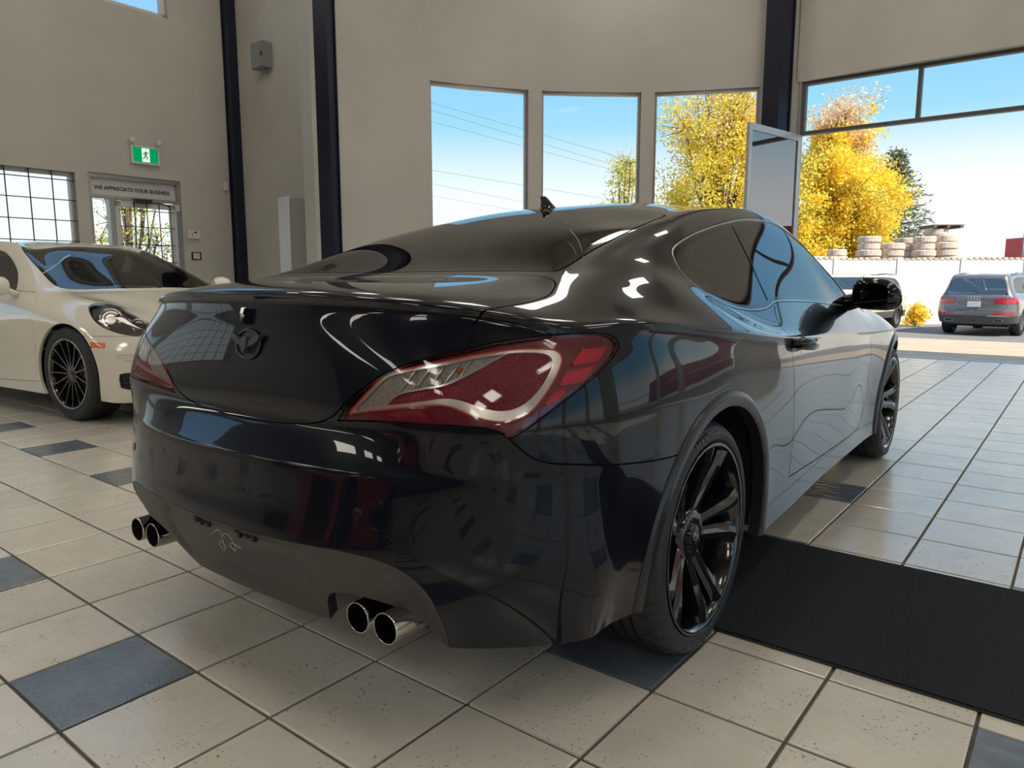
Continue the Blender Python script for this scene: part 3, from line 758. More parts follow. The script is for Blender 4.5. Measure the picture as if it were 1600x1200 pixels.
def soft_box(name,m,parent,c,sz,taper=0,lean=0,lev=2,**k):
    "rounded cushion-like block"
    bm=bmesh.new(); bmesh.ops.create_cube(bm,size=1)
    bmesh.ops.bevel(bm,geom=list(bm.edges),offset=.16,segments=3,profile=.6,affect='EDGES')
    V=[];
    for v in bm.verts:
        x,y,z=v.co; f=1-taper*(z+.5); V.append((c[0]+x*sz[0]*f, c[1]+y*sz[1]-lean*z*sz[2], c[2]+z*sz[2]))
    F=[tuple(v.index for v in f.verts) for f in bm.faces]; bm.verts.index_update(); F=[tuple(v.index for v in f.verts) for f in bm.faces]
    bm.free(); o=mobj(name,V,F,m,parent,smooth=True,**k); return o
def build_interior(root,seats=((-.37,1.15),(.37,1.15)),m=None,steer=-.37,ysteer=1.62,rear=.15,dash=2.0,h=1.0):
    m=m or M_leather
    for x,y in seats:
        g=empty('seat',(x,y,0),parent=root)
        soft_box('seat_base',m,g,(0,.12,.50),(.50,.50,.16)); soft_box('seat_back',m,g,(0,-.22,.82),(.50,.13,.58),.18,.35); soft_box('headrest',m,g,(0,-.36,1.17*h),(.27,.09,.16),.1,.2)
    g=empty('rear_seat',(0,rear,0),parent=root)
    soft_box('seat_base',m,g,(0,.15,.52),(1.15,.45,.15)); soft_box('seat_back',m,g,(0,-.12,.80),(1.15,.14,.50),.1,.45)
    b=MB(); b.box(-.72,.72,dash-.15,dash+.35,.60,.90); b.box(-.70,.70,dash-.25,dash-.1,.62,.84); b.build('dashboard',m,root)
    b=MB(); ring=[]
    for k in range(33):
        t=2*PI*k/32; ring.append((steer+.185*math.cos(t),ysteer+.06*math.sin(t),.86+.17*math.sin(t)))
    b.tube(ring,.014,8,cap=False); b.tube([(steer-.18,ysteer,.86),(steer+.18,ysteer,.86)],.016,6); b.tube([(steer,ysteer,.86),(steer,ysteer+.25,.78)],.03,8); b.build('steering_wheel',m,root)
    b=MB(); b.box(-.55,.55,rear-.45,rear-.17,.93,.96); b.build('parcel_shelf',m,root)
    b=MB(); b.box(-.11,.11,1.62*1,1.64,1.20,1.26); b.build('rearview_mirror',M_gloss,root)
# ------------------------------------------------------------------ cream four-door saloon (local frame: front axle at the origin, nose towards -y)
TOPP=[
[(0,-.87,.62),(.25,-.855,.62),(.48,-.80,.63),(.64,-.71,.645),(.77,-.57,.66),(.865,-.40,.665)],
[(0,-.65,.71),(.27,-.64,.71),(.50,-.60,.71),(.66,-.52,.73),(.79,-.40,.745),(.897,-.27,.71)],
[(0,-.35,.80),(.28,-.34,.80),(.52,-.32,.80),(.68,-.26,.835),(.81,-.18,.825),(.925,-.10,.745)],
[(0,.0,.885),(.3,.0,.885),(.54,.02,.88),(.70,.05,.90),(.83,.08,.88),(.94,.12,.775)],
[(0,.26,.945),(.3,.27,.945),(.57,.29,.94),(.72,.32,.94),(.85,.34,.90),(.945,.36,.79)],
[(0,.38,.985),(.32,.41,.985),(.60,.47,.98),(.745,.53,.985),(.86,.60,.925),(.94,.62,.80)],
[(0,.82,1.18),(.32,.84,1.175),(.56,.89,1.16),(.68,.95,1.155),(.865,1.0,.94),(.935,1.0,.81)],
[(0,1.22,1.345),(.3,1.24,1.337),(.50,1.31,1.315),(.62,1.40,1.30),(.865,1.45,.945),(.93,1.45,.82)],
[(0,1.7,1.405),(.3,1.7,1.395),(.50,1.7,1.37),(.61,1.75,1.335),(.865,1.8,.95),(.925,1.8,.825)],
[(0,2.2,1.40),(.3,2.2,1.39),(.50,2.2,1.365),(.61,2.25,1.325),(.865,2.3,.96),(.93,2.3,.83)],
[(0,2.8,1.32),(.3,2.8,1.31),(.5,2.8,1.28),(.62,2.8,1.22),(.86,2.8,.97),(.95,2.8,.84)],
[(0,3.4,1.16),(.3,3.4,1.15),(.52,3.4,1.12),(.66,3.35,1.06),(.84,3.3,.97),(.96,3.2,.84)],
[(0,3.85,1.04),(.3,3.83,1.035),(.52,3.78,1.02),(.68,3.7,.98),(.80,3.6,.93),(.90,3.5,.84)]]
REARP=[
[(0,-.91,.56),(.25,-.895,.56),(.48,-.84,.57),(.66,-.74,.58),(.79,-.60,.595),(.885,-.42,.60)],
[(0,-.93,.49),(.25,-.915,.49),(.49,-.86,.49),(.68,-.75,.50),(.81,-.61,.51),(.90,-.43,.52)],
[(0,-.93,.38),(.25,-.915,.38),(.49,-.86,.38),(.68,-.76,.38),(.81,-.62,.39),(.90,-.44,.39)],
[(0,-.92,.27),(.25,-.905,.27),(.49,-.855,.27),(.68,-.76,.27),(.81,-.62,.27),(.895,-.45,.27)],
[(0,-.86,.17),(.25,-.845,.17),(.49,-.80,.17),(.67,-.71,.17),(.79,-.58,.17),(.875,-.45,.17)]]
def sideP(j):
    x,y,z=TOPP[j][5]; xf=.945 if j<2 else .962
    return [(x+(xf-x)*f,y,zz) for f,zz in zip([.75,1,.95,.7,.1],[z-.10,z-.22,.40,.28,.18])]
M_cr=mat('cream_paint',(.74,.69,.58),.16,coat=1)
M_cglass=glass_mat('clear_side_glass',(.55,.62,.60))
M_headcl=mat('lamp_reflector_silver',(.55,.52,.48),.15,metal=.9)
M_dark=mat('dark_plastic',(.02,.02,.021),.4)
M_amber=mat('orange_side_reflector',(.75,.16,.04),.3,coat=.5)
M_greylth=noise_mat('grey_leather',(.10,.105,.10),(.14,.145,.14),50,.55)
M_led=mat('day_light_strip',(.72,.72,.68),.25,metal=.1,coat=1)
M_bowl=mat('lamp_housing',(.10,.10,.10),.3,coat=1)
def build_cut_car(root, cage, spec, lev=3):
    "cut a cage car into its parts; spec is a list of (name, field, material, gap, depth, offset, split)"
    V,F=cage; S=subdiv(limit_fit(V,F),F,lev); full=(S[0],S[1],list(S[2])); out={}
    for name,f,m,gap,depth,off,split in spec:
        S=cut(S,f(S[0])+gap)
        if gap: S=cut(S,f(S[0])-gap)
        d=f(cents(S)); e=max(gap-.0002,0); P=submesh(S,d<-e); S=submesh(S,d>e)
        if name is None: continue
        c=cents(P)
        if split:
            out[name]=[panel(name,submesh(P,c[:,0]*s>0),m,root,depth,off=off) for s in (1,-1)]
        else: out[name]=[panel(name,P,m,root,depth,off=off)]
    return S,out
DLOP=smooth_poly([(.86,.955),(.95,1.04),(1.10,1.14),(1.42,1.275),(1.75,1.315),(2.25,1.305),(2.75,1.21),(3.05,1.08),(3.08,1.0),(2.3,.985),(1.8,.975),(1.2,.965)],n=3,keep=(0,))
WSP=smooth_poly([(-.3,.36),(0,.36),(.32,.39),(.60,.45),(.70,.54),(.665,.85),(.60,1.20),(.545,1.34),(.48,1.29),(.3,1.23),(0,1.21),(-.3,1.21)],n=3,keep=(0,11))
def headlight_poly(): return smooth_poly(HLP,n=3)
HLP=[(.480,.820),(.494,.862),(.453,.876),(.394,.869),(.275,.833),(.123,.764),(-.005,.701),(-.05,.668),(-.026,.642),(.083,.648),(.197,.660),(.317,.696),(.409,.746)]
def make_saloon(loc=(-4.26992781,1.39206881,0),rz=math.radians(180)-1.48581663,label='cream four-door saloon with dark multi-spoke wheels parked by the left wall',M_cream=None):
    M_cream=M_cream or M_cr
    root=empty('saloon_car',loc,rz,label=label,cat='car')
    ell2=lambda P,cy,r:(np.hypot(P[:,1]-cy,P[:,2]-.355)-r)
    fa=lambda P:np.maximum(np.minimum(ell2(P,0,.376),ell2(P,2.92,.376)),.5-np.abs(P[:,0]))
    fd=lambda P:np.maximum(pdist(P[:,1:3],DLOP),.45-np.abs(P[:,0]))
    fw=lambda P:np.maximum(pdist(ax(P),WSP),.90-P[:,2])
    RGP=smooth_poly([(-.3,2.55),(0,2.55),(.45,2.55),(.52,2.62),(.56,3.3),(.5,3.42),(0,3.45),(-.3,3.45)],n=2,keep=(0,7))
    frg=lambda P:np.maximum(pdist(ax(P),RGP),1.02-P[:,2])
    fhl=lambda P:np.maximum(pdist(np.stack([(np.abs(P[:,0])+P[:,1])/math.sqrt(2),P[:,2]],1),HLP2),P[:,1]-.15)
    HLP2=headlight_poly()
    drl=[(-.35,.515),(.235,.518),(.25,.505),(.20,.478),(-.35,.474)]
    xz=lambda P:np.stack([(np.abs(P[:,0])+P[:,1])/math.sqrt(2),P[:,2]],1)
    fdr=lambda P:np.maximum(pdist(xz(P),drl),P[:,1]+.3)
    intake=smooth_poly([(-.40,.395),(.17,.393),(.235,.365),(.235,.31),(.17,.265),(-.40,.258)],n=2,keep=(0,5))
    fin=lambda P:np.maximum(pdist(xz(P),intake),P[:,1]+.3)
    mk=[(-.42,.598),(-.30,.606),(-.315,.570),(-.435,.564)]
    fmk=lambda P:np.maximum(pdist(P[:,1:3],mk),.7-np.abs(P[:,0]))
    hood=smooth_poly([(-.3,-.80),(0,-.80),(.3,-.77),(.50,-.68),(.60,-.45),(.645,-.1),(.66,.2),(.65,.34),(.55,.40),(.3,.33),(0,.31),(-.3,.31)],n=3,keep=(0,11))
    fho=lambda P:np.maximum(pdist(ax(P),hood),.62-P[:,2])
    door1=smooth_poly([(.55,.95),(.43,.80),(.40,.5),(.41,.32),(.50,.27),(1.60,.27),(1.68,.6),(1.68,1.0)],n=3,keep=(0,7))
    door2=smooth_poly([(1.70,1.0),(1.70,.6),(1.64,.27),(2.45,.27),(2.60,.5),(2.85,.72),(2.95,1.02)],n=3,keep=(0,6))
    fd1=lambda P:np.maximum(pdist(P[:,1:3],door1),.7-np.abs(P[:,0])); fd2=lambda P:np.maximum(pdist(P[:,1:3],door2),.7-np.abs(P[:,0]))
    fbp=lambda P:np.maximum(P[:,2]-.648,P[:,1]+.05)
    spec=[(None,fa,None,0,0,0,0),
     ('side_glass',fd,M_glass,.002,0,-.003,1),('windshield',fw,M_wsP,.003,0,0,0),('rear_window',frg,M_cglass,.003,0,0,0),
     ('headlight_lens',fhl,M_lens,.002,.003,0,1),('daylight_strip',fdr,M_led,.001,.004,.002,1),('air_intake',fin,M_dark,0,.02,-.02,1),('side_reflector',fmk,M_amber,.001,.004,.001,1),
     ('hood',fho,M_cream,.002,.012,0,0),('front_door',fd1,M_cream,.002,.012,0,1),('rear_door',fd2,M_cream,.002,.012,0,1),('front_bumper',fbp,M_cream,.0015,.012,0,0)]
    S,out=build_cut_car(root,box_cage(TOPP,REARP,sideP,[.03,.06,.07,.06,.02]),spec)
    panel('body',S,M_cream,root,.02)
    # headlight bowls behind each lens
    for o in out['headlight_lens']:
        s=1 if sum(v.co.x for v in o.data.vertices)>0 else -1
        me=o.data; vs=[v.co.copy() for v in me.vertices]; ns=[v.normal.copy() for v in me.vertices]
        mobj('headlight_bowl',[v*1-Vector((s*.035,-.03,.03)) for v in vs],[tuple(p.vertices) for p in me.polygons],M_bowl,root)
        for (x,y,z,r) in ((.775,-.33,.765,.070),(.672,-.50,.715,.048)):
            b=MB(); d=Vector((s*.55,-.80,.18)).normalized(); X=Matrix.Translation((s*x,y,z))@d.to_track_quat('Z','Y').to_matrix().to_4x4()
            def ring(rr,h0,h1,rad): b.tube([X@Vector((rr*math.cos(t*PI/12),rr*math.sin(t*PI/12),h0)) for t in range(25)],rad,6,cap=False)
            ring(r,0,0,.008); ring(r*.62,.0,0,.006); b.prism([(r*.5*math.cos(t*PI/10),r*.5*math.sin(t*PI/10)) for t in range(20)],-.02,.006,X)
            b.prism([(r*1.0*math.cos(t*PI/10),r*1.0*math.sin(t*PI/10)) for t in range(20)],-.03,-.012,X)
            b.build('lamp_projector',M_headcl,root)
    b=MB()
    for z in (.29,.32,.345):
        for s in (1,-1): b.tube([(s*.35,-.885,z),(s*.60,-.80,z),(s*.78,-.645,z),(s*.85,-.55,z)],.005,5)
    b.build('intake_slats',M_satin,root)
    for y in (0,2.92):
        for s in (1,-1):
            make_wheel(root,(s*.815,y,.355),s,'multi',.355,.262,.265,(M_tire,M_rim,M_tiretext))
            b=MB(); V=[];F=[]; n=26
            for k in range(n):
                t=math.radians(-14)+math.radians(208)*k/(n-1); ca,sa=math.cos(t),math.sin(t)
                V+=[(.58*s,y,.355),(.58*s,y+.41*ca,.355+.41*sa),(.84*s,y+.40*ca,.355+.40*sa)]
            for k in range(n-1):
                for q in (0,1): F.append((3*k+q,3*k+q+1,3*k+4+q,3*k+3+q))
            b.add(V,F,True); b.build('wheel_well',M_under,root)
    b=MB(); b.box(-.55,.55,-.75,3.6,.20,.24); b.box(-.85,.85,.45,2.4,.19,.24); b.build('underbody',M_under,root)
    for s in (1,-1):
        b=MB(); n=18; V=[];F=[]
        secs=[(.93,.03,.045,.80,1.0),(.96,.06,.07,.79,1.0),(1.02,.075,.08,.79,1.0),(1.08,.07,.075,.80,.998),(1.13,.045,.05,.815,.992),(1.145,.01,.015,.82,.988)]
        for x,a,h,cy,cz in secs:
            for k in range(n):
                t=2*PI*k/n; V.append((s*x,cy+a*math.cos(t),cz+h*math.sin(t)))
        for i in range(len(secs)-1):
            for k in range(n): F.append((i*n+k,i*n+(k+1)%n,(i+1)*n+(k+1)%n,(i+1)*n+k))
        F.append(tuple(range(n))); F.append(tuple((len(secs)-1)*n+k for k in range(n)))
        b.add(V,F,True); b.tube([(s*.86,.80,.93),(s*.95,.80,.97)],.025,8); b.build('side_mirror',M_cream,root)
    # cabin (built nose-forward, so turned round)
    g=[]; 
    for x in (-.38,.38):
        q=empty('seat',(x,1.75,0),math.pi,parent=root)
        soft_box('seat_base',M_greylth,q,(0,.12,.52),(.52,.50,.16)); soft_box('seat_back',M_greylth,q,(0,-.22,.84),(.54,.14,.60),.25,.3); soft_box('headrest',M_greylth,q,(0,-.34,1.17),(.30,.10,.19),.1,.2)
    b=MB(); b.box(-.75,.75,.55,1.0,.65,.93); b.build('dashboard',M_dark,root)
    b=MB(); ring=[(.38+.19*math.cos(k*PI/16),1.13,.93+.17*math.sin(k*PI/16)) for k in range(33)]
    b.tube(ring,.015,8,cap=False); b.tube([ring[0],ring[16]],.016,6); b.build('steering_wheel',M_dark,root)
    b=MB(); b.box(-.13,.13,1.18,1.21,1.22,1.28); b.build('rearview_mirror',M_dark,root)
    return root
M_wsP=glass_mat('windshield_glass',(.50,.56,.54),ior=1.9)
# ------------------------------------------------------------------ sport utility vehicle seen from behind (rear axle at the origin)
TOPS=[[(0,-.83,1.655),(.28,-.82,1.655),(.50,-.79,1.65),(.655,-.74,1.635)],
[(0,-.50,1.70),(.28,-.50,1.695),(.52,-.48,1.685),(.675,-.42,1.655)],
[(0,.30,1.735),(.30,.30,1.73),(.53,.30,1.715),(.68,.30,1.67)],
[(0,1.2,1.73),(.30,1.2,1.725),(.53,1.2,1.71),(.675,1.2,1.665)],
[(0,1.85,1.68),(.30,1.87,1.67),(.52,1.92,1.65),(.66,2.0,1.60)],
[(0,2.65,1.24),(.32,2.65,1.235),(.58,2.65,1.22),(.74,2.65,1.19)],
[(0,3.3,1.13),(.32,3.28,1.125),(.60,3.24,1.11),(.80,3.2,1.06)],
[(0,3.8,.98),(.32,3.76,.98),(.58,3.7,.96),(.78,3.6,.93)]]
REARS=[[(0,-.93,1.40),(.29,-.92,1.40),(.56,-.88,1.39),(.74,-.79,1.38)],
[(0,-1.02,1.13),(.32,-1.01,1.13),(.63,-.96,1.13),(.84,-.82,1.14)],
[(0,-1.05,1.00),(.33,-1.04,1.00),(.66,-.98,1.0),(.90,-.82,1.01)],
[(0,-1.05,.80),(.33,-1.04,.80),(.67,-.99,.80),(.925,-.80,.82)],
[(0,-1.08,.66),(.34,-1.07,.66),(.69,-1.01,.66),(.94,-.80,.67)],
[(0,-1.07,.50),(.34,-1.06,.50),(.69,-1.0,.50),(.93,-.78,.52)],
[(0,-1.00,.33),(.33,-.99,.33),(.66,-.93,.33),(.89,-.73,.36)]]
def sideS(j):
    x,y,z=TOPS[j][3]; f=[.30,.62,.86,1,1,.97,.9] if j<5 else [.5,.75,.9,1,1,.97,.9]
    zs=[1.40,1.13,1.01,.82,.68,.52,.36]; z0=1.66
    return [(x+(.985-x)*q,y,z+(.36-z)*(z0-zz)/(z0-.36)) for q,zz in zip(f,zs)]
def make_suv(name,label,loc,rz,paint,plate=True,rings=True,cat='car'):
    root=empty(name,loc,rz,label=label,cat=cat)
    circ=lambda P,cy:np.hypot(P[:,1]-cy,P[:,2]-.38)-.43
    fa=lambda P:np.maximum(np.minimum(circ(P,0),circ(P,2.99)),.5-np.abs(P[:,0]))
    xz=lambda P:np.stack([np.abs(P[:,0]),P[:,2]],1)
    frw=lambda P:np.maximum(pdist(xz(P),smooth_poly([(-.3,1.57),(.50,1.565),(.61,1.53),(.73,1.19),(.68,1.15),(-.3,1.14)],n=2,keep=(0,5))),P[:,1]+.55)
    tl=[(.46,1.035),(.98,1.05),(.98,.90),(.70,.885),(.50,.90)]
    ft=lambda P:np.maximum(pdist(xz(P),tl),P[:,1]+.62)
    lr=[(.44,.655),(.93,.665),(.90,.60),(.48,.60)]
    fl=lambda P:np.maximum(pdist(xz(P),lr),P[:,1]+.7)
    sg=smooth_poly([(-.55,1.20),(-.50,1.42),(-.3,1.56),(.6,1.61),(1.7,1.58),(2.35,1.25),(2.38,1.17),(1.0,1.15)],n=2,keep=(0,6))
    fs=lambda P:np.maximum(pdist(P[:,1:3],sg),.5-np.abs(P[:,0]))
    fbm=lambda P:np.maximum(P[:,2]-.56,-10+0*P[:,0])
    ftg=lambda P:np.maximum(pdist(xz(P),[(-.3,1.63),(.60,1.60),(.80,1.10),(.76,.85),(.70,.70),(-.3,.70)]),P[:,1]+.6)
    fws=lambda P:np.maximum(np.maximum(1.25-P[:,2],1.98-P[:,1]),np.abs(P[:,0])-.60)
    S,out=build_cut_car(root,box_cage(TOPS,REARS,sideS,[.02,.04,.06,.07,.08,.07,.04]),[(None,fa,0,0,0,0,0),('rear_window',frw,M_glass,.004,0,-.002,0),('tail_light',ft,M_suvlight,.003,.01,.004,1),('bumper_reflector',fl,M_suvlight,.002,.01,.002,1),
      ('side_window',fs,M_glass,.003,0,-.002,1),('windshield',fws,M_glass,.003,0,0,0),('tailgate',ftg,paint,.004,.015,0,0),('lower_bumper',fbm,M_suvlow,.003,.015,0,0)],2)
    panel('body',S,paint,root,.02)
    for y in (0,2.99):
        for s in (1,-1):
            g=empty('wheel',(s*.83,y,.38),parent=root)
            b=MB(); b.lathe([(-s*.12,.25),(-s*.13,.32),(-s*.11,.375),(s*.11,.38),(s*.135,.33),(s*.13,.26)],n=36,flip=s<0); b.build('tire',M_tire,g)
            b=MB(); b.lathe([(s*.11,.26),(s*.08,.22),(s*.07,0)],n=20,flip=s<0); b.build('rim',M_steel,g)
    b=MB(); b.box(-.80,.80,-.80,3.4,.26,.36); b.build('underbody',M_under,root)
    if plate: b=MB(); b.box(-.155,.155,-1.075,-1.045,.80,.96); b.build('license_plate',M_plate,root)
    if rings:
        b=MB()
        for k in range(4):
            cx=-.105+.07*k; b.tube([(cx+.046*math.cos(t*PI/8),-1.065,1.045+.046*math.sin(t*PI/8)) for t in range(17)],.008,6,cap=False)
        b.build('ring_emblem',M_chrome,root)
    for s in (1,-1):
        b=MB(); b.box(s*.60-.11,s*.60+.11,-1.03,-.90,.40,.47); b.build('exhaust_trim',M_steel,root)
        b=MB(); b.box(s*.60-.085,s*.60+.085,-1.035,-1.02,.412,.458); b.build('exhaust_opening',M_under,root)
        b=MB(); b.tube([(s*.66,-.3,1.70),(s*.665,.3,1.73),(s*.66,1.6,1.70)],.018,6); b.build('roof_rail',M_steel,root)
        b=MB(); b.lathe([(0,.02),(.03,.09),(.12,.10),(.18,.07),(.19,0)],axis='x',c=(s*.93 if s>0 else -.93-.19,1.95,1.15),n=14); b.build('side_mirror',paint,root)
    b=MB(); b.box(-.09,.09,-1.05,-.92,.43,.47); b.build('tow_hitch',M_under,root)
    b=MB(); b.tube([(-.12,-.985,1.24),(.10,-1.0,1.20)],.008,5); b.build('rear_wiper',M_under,root)
    return root
M_suvlight=mat('red_lamp_lens',(.45,.02,.04),.15,coat=1)
M_suvlow=mat('dark_grey_bumper',(.07,.07,.07),.45)
M_plate=mat('white_plate',(.75,.75,.75),.4)
# ------------------------------------------------------------------ building (its own grid, turned 1.8 degrees against the black car)
OX,OY=-.2256964,.5925387
GM=Matrix.Rotation(-YAW,4,'Z')@Matrix.Translation((-OX,-OY,0))
def g2c(x,y,z=0): return tuple(GM@Vector((x,y,z)))
def gput(o,base=None):
    o.matrix_world = GM if base is None else GM@Matrix.Translation(base); return o
TS=.33799673
M_grout=noise_mat('dark_grout',(.07,.058,.045),(.11,.09,.07),30,.85,bump=.3,bscale=200,dist=.001)
def tile_mat(name,c1,c2,r1,r2,bump,dist,spec=.6):
    "stone-look ceramic: cloudy colour, pits, a slightly wavy gloss; offset per tile by its own random number"
    m=mat(name,c1,r1,spec=spec); N,L,b=nodes(m)
    tc=N.new('ShaderNodeTexCoord'); oi=N.new('ShaderNodeObjectInfo'); ml=N.new('ShaderNodeMath'); ml.operation='MULTIPLY'; ml.inputs[1].default_value=37
    cb=N.new('ShaderNodeCombineXYZ'); L.new(oi.outputs['Random'],ml.inputs[0]); 
    for i in range(3): L.new(ml.outputs[0],cb.inputs[i])
    va=N.new('ShaderNodeVectorMath'); L.new(tc.outputs['Object'],va.inputs[0]); L.new(cb.outputs[0],va.inputs[1])
    n=N.new('ShaderNodeTexNoise'); n.inputs['Scale'].default_value=7; n.inputs['Detail'].default_value=8; n.inputs['Roughness'].default_value=.65; L.new(va.outputs[0],n.inputs['Vector'])
    r=N.new('ShaderNodeValToRGB'); r.color_ramp.elements[0].color=(*c1,1); r.color_ramp.elements[1].color=(*c2,1); r.color_ramp.elements[0].position=.34; r.color_ramp.elements[1].position=.66
    L.new(n.outputs['Fac'],r.inputs[0])
    # brightness jitter per tile
    hv=N.new('ShaderNodeHueSaturation'); mr=N.new('ShaderNodeMapRange'); mr.inputs['To Min'].default_value=.93; mr.inputs['To Max'].default_value=1.05
    L.new(oi.outputs['Random'],mr.inputs['Value']); L.new(mr.outputs[0],hv.inputs['Value']); L.new(r.outputs[0],hv.inputs['Color'])
    # pits
    v=N.new('ShaderNodeTexNoise'); v.inputs['Scale'].default_value=120; v.inputs['Detail'].default_value=3; L.new(va.outputs[0],v.inputs['Vector'])
    pr_=N.new('ShaderNodeValToRGB'); pr_.color_ramp.elements[0].position=.30; pr_.color_ramp.elements[1].position=.38; L.new(v.outputs['Fac'],pr_.inputs[0])
    msk=N.new('ShaderNodeTexNoise'); msk.inputs['Scale'].default_value=9; L.new(va.outputs[0],msk.inputs['Vector'])
    mk=N.new('ShaderNodeMapRange'); mk.inputs['From Min'].default_value=.45; mk.inputs['From Max'].default_value=.62; L.new(msk.outputs['Fac'],mk.inputs['Value'])
    mx=N.new('ShaderNodeMath'); mx.operation='MAXIMUM'; inv=N.new('ShaderNodeMath'); inv.operation='SUBTRACT'; inv.inputs[0].default_value=1; L.new(mk.outputs[0],inv.inputs[1])
    L.new(pr_.outputs[0],mx.inputs[0]); L.new(inv.outputs[0],mx.inputs[1])
    mc=N.new('ShaderNodeMix'); mc.data_type='RGBA'; mc.inputs['A'].default_value=(c1[0]*.35,c1[1]*.33,c1[2]*.30,1)
    L.new(mx.outputs[0],mc.inputs['Factor']); L.new(hv.outputs[0],mc.inputs['B']); L.new(mc.outputs['Result'],b.inputs['Base Color'])
    rr=N.new('ShaderNodeMapRange'); rr.inputs['To Min'].default_value=r1; rr.inputs['To Max'].default_value=r2; L.new(n.outputs['Fac'],rr.inputs['Value']); L.new(rr.outputs[0],b.inputs['Roughness'])
    n3=N.new('ShaderNodeTexNoise'); n3.inputs['Scale'].default_value=22; n3.inputs['Detail'].default_value=10; n3.inputs['Roughness'].default_value=.6; n3.inputs['Distortion'].default_value=.8
    mp=N.new('ShaderNodeMapping'); mp.inputs['Scale'].default_value=(.55,1.3,1); L.new(va.outputs[0],mp.inputs['Vector']); L.new(mp.outputs[0],n3.inputs['Vector'])
    ad=N.new('ShaderNodeMath'); ad.operation='MULTIPLY_ADD'; ad.inputs[1].default_value=.25; L.new(mx.outputs[0],ad.inputs[0]); L.new(n3.outputs['Fac'],ad.inputs[2])
    bp=N.new('ShaderNodeBump'); bp.inputs['Strength'].default_value=bump; bp.inputs['Distance'].default_value=dist; L.new(ad.outputs[0],bp.inputs['Height']); L.new(bp.outputs[0],b.inputs['Normal'])
    return m
M_tile=tile_mat('cream_floor_tile',(.58,.535,.45),(.64,.595,.51),.11,.19,.40,.003,.9)
M_tiled=tile_mat('slate_blue_floor_tile',(.11,.13,.155),(.165,.185,.21),.09,.16,.6,.004,1.0)
M_wall=noise_mat('warm_grey_plaster',(.46,.44,.395),(.50,.48,.43),1.3,.85,bump=.12,bscale=9,dist=.01)
M_wall2=noise_mat('smudged_plaster',(.46,.44,.395),(.50,.48,.435),.9,.8,bump=.15,bscale=7,dist=.012)
M_col=mat('navy_painted_steel',(.006,.008,.026),.35)
M_frame=mat('aluminium_frame',(.36,.35,.33),.4,metal=.6)
M_framed=mat('dark_bronze_frame',(.10,.095,.09),.45,metal=.3)
M_wframe=mat('white_painted_frame',(.62,.61,.58),.45)
M_pane=glass_mat('clear_pane',(.95,.98,.98),ior=1.12)
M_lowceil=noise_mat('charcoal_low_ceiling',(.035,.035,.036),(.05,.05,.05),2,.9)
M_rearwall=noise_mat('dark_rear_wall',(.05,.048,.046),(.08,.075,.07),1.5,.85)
M_ceil=noise_mat('ceiling_plaster',(.42,.38,.31),(.46,.42,.35),2,.9)
M_bar=mat('black_window_bars',(.02,.02,.022),.5)
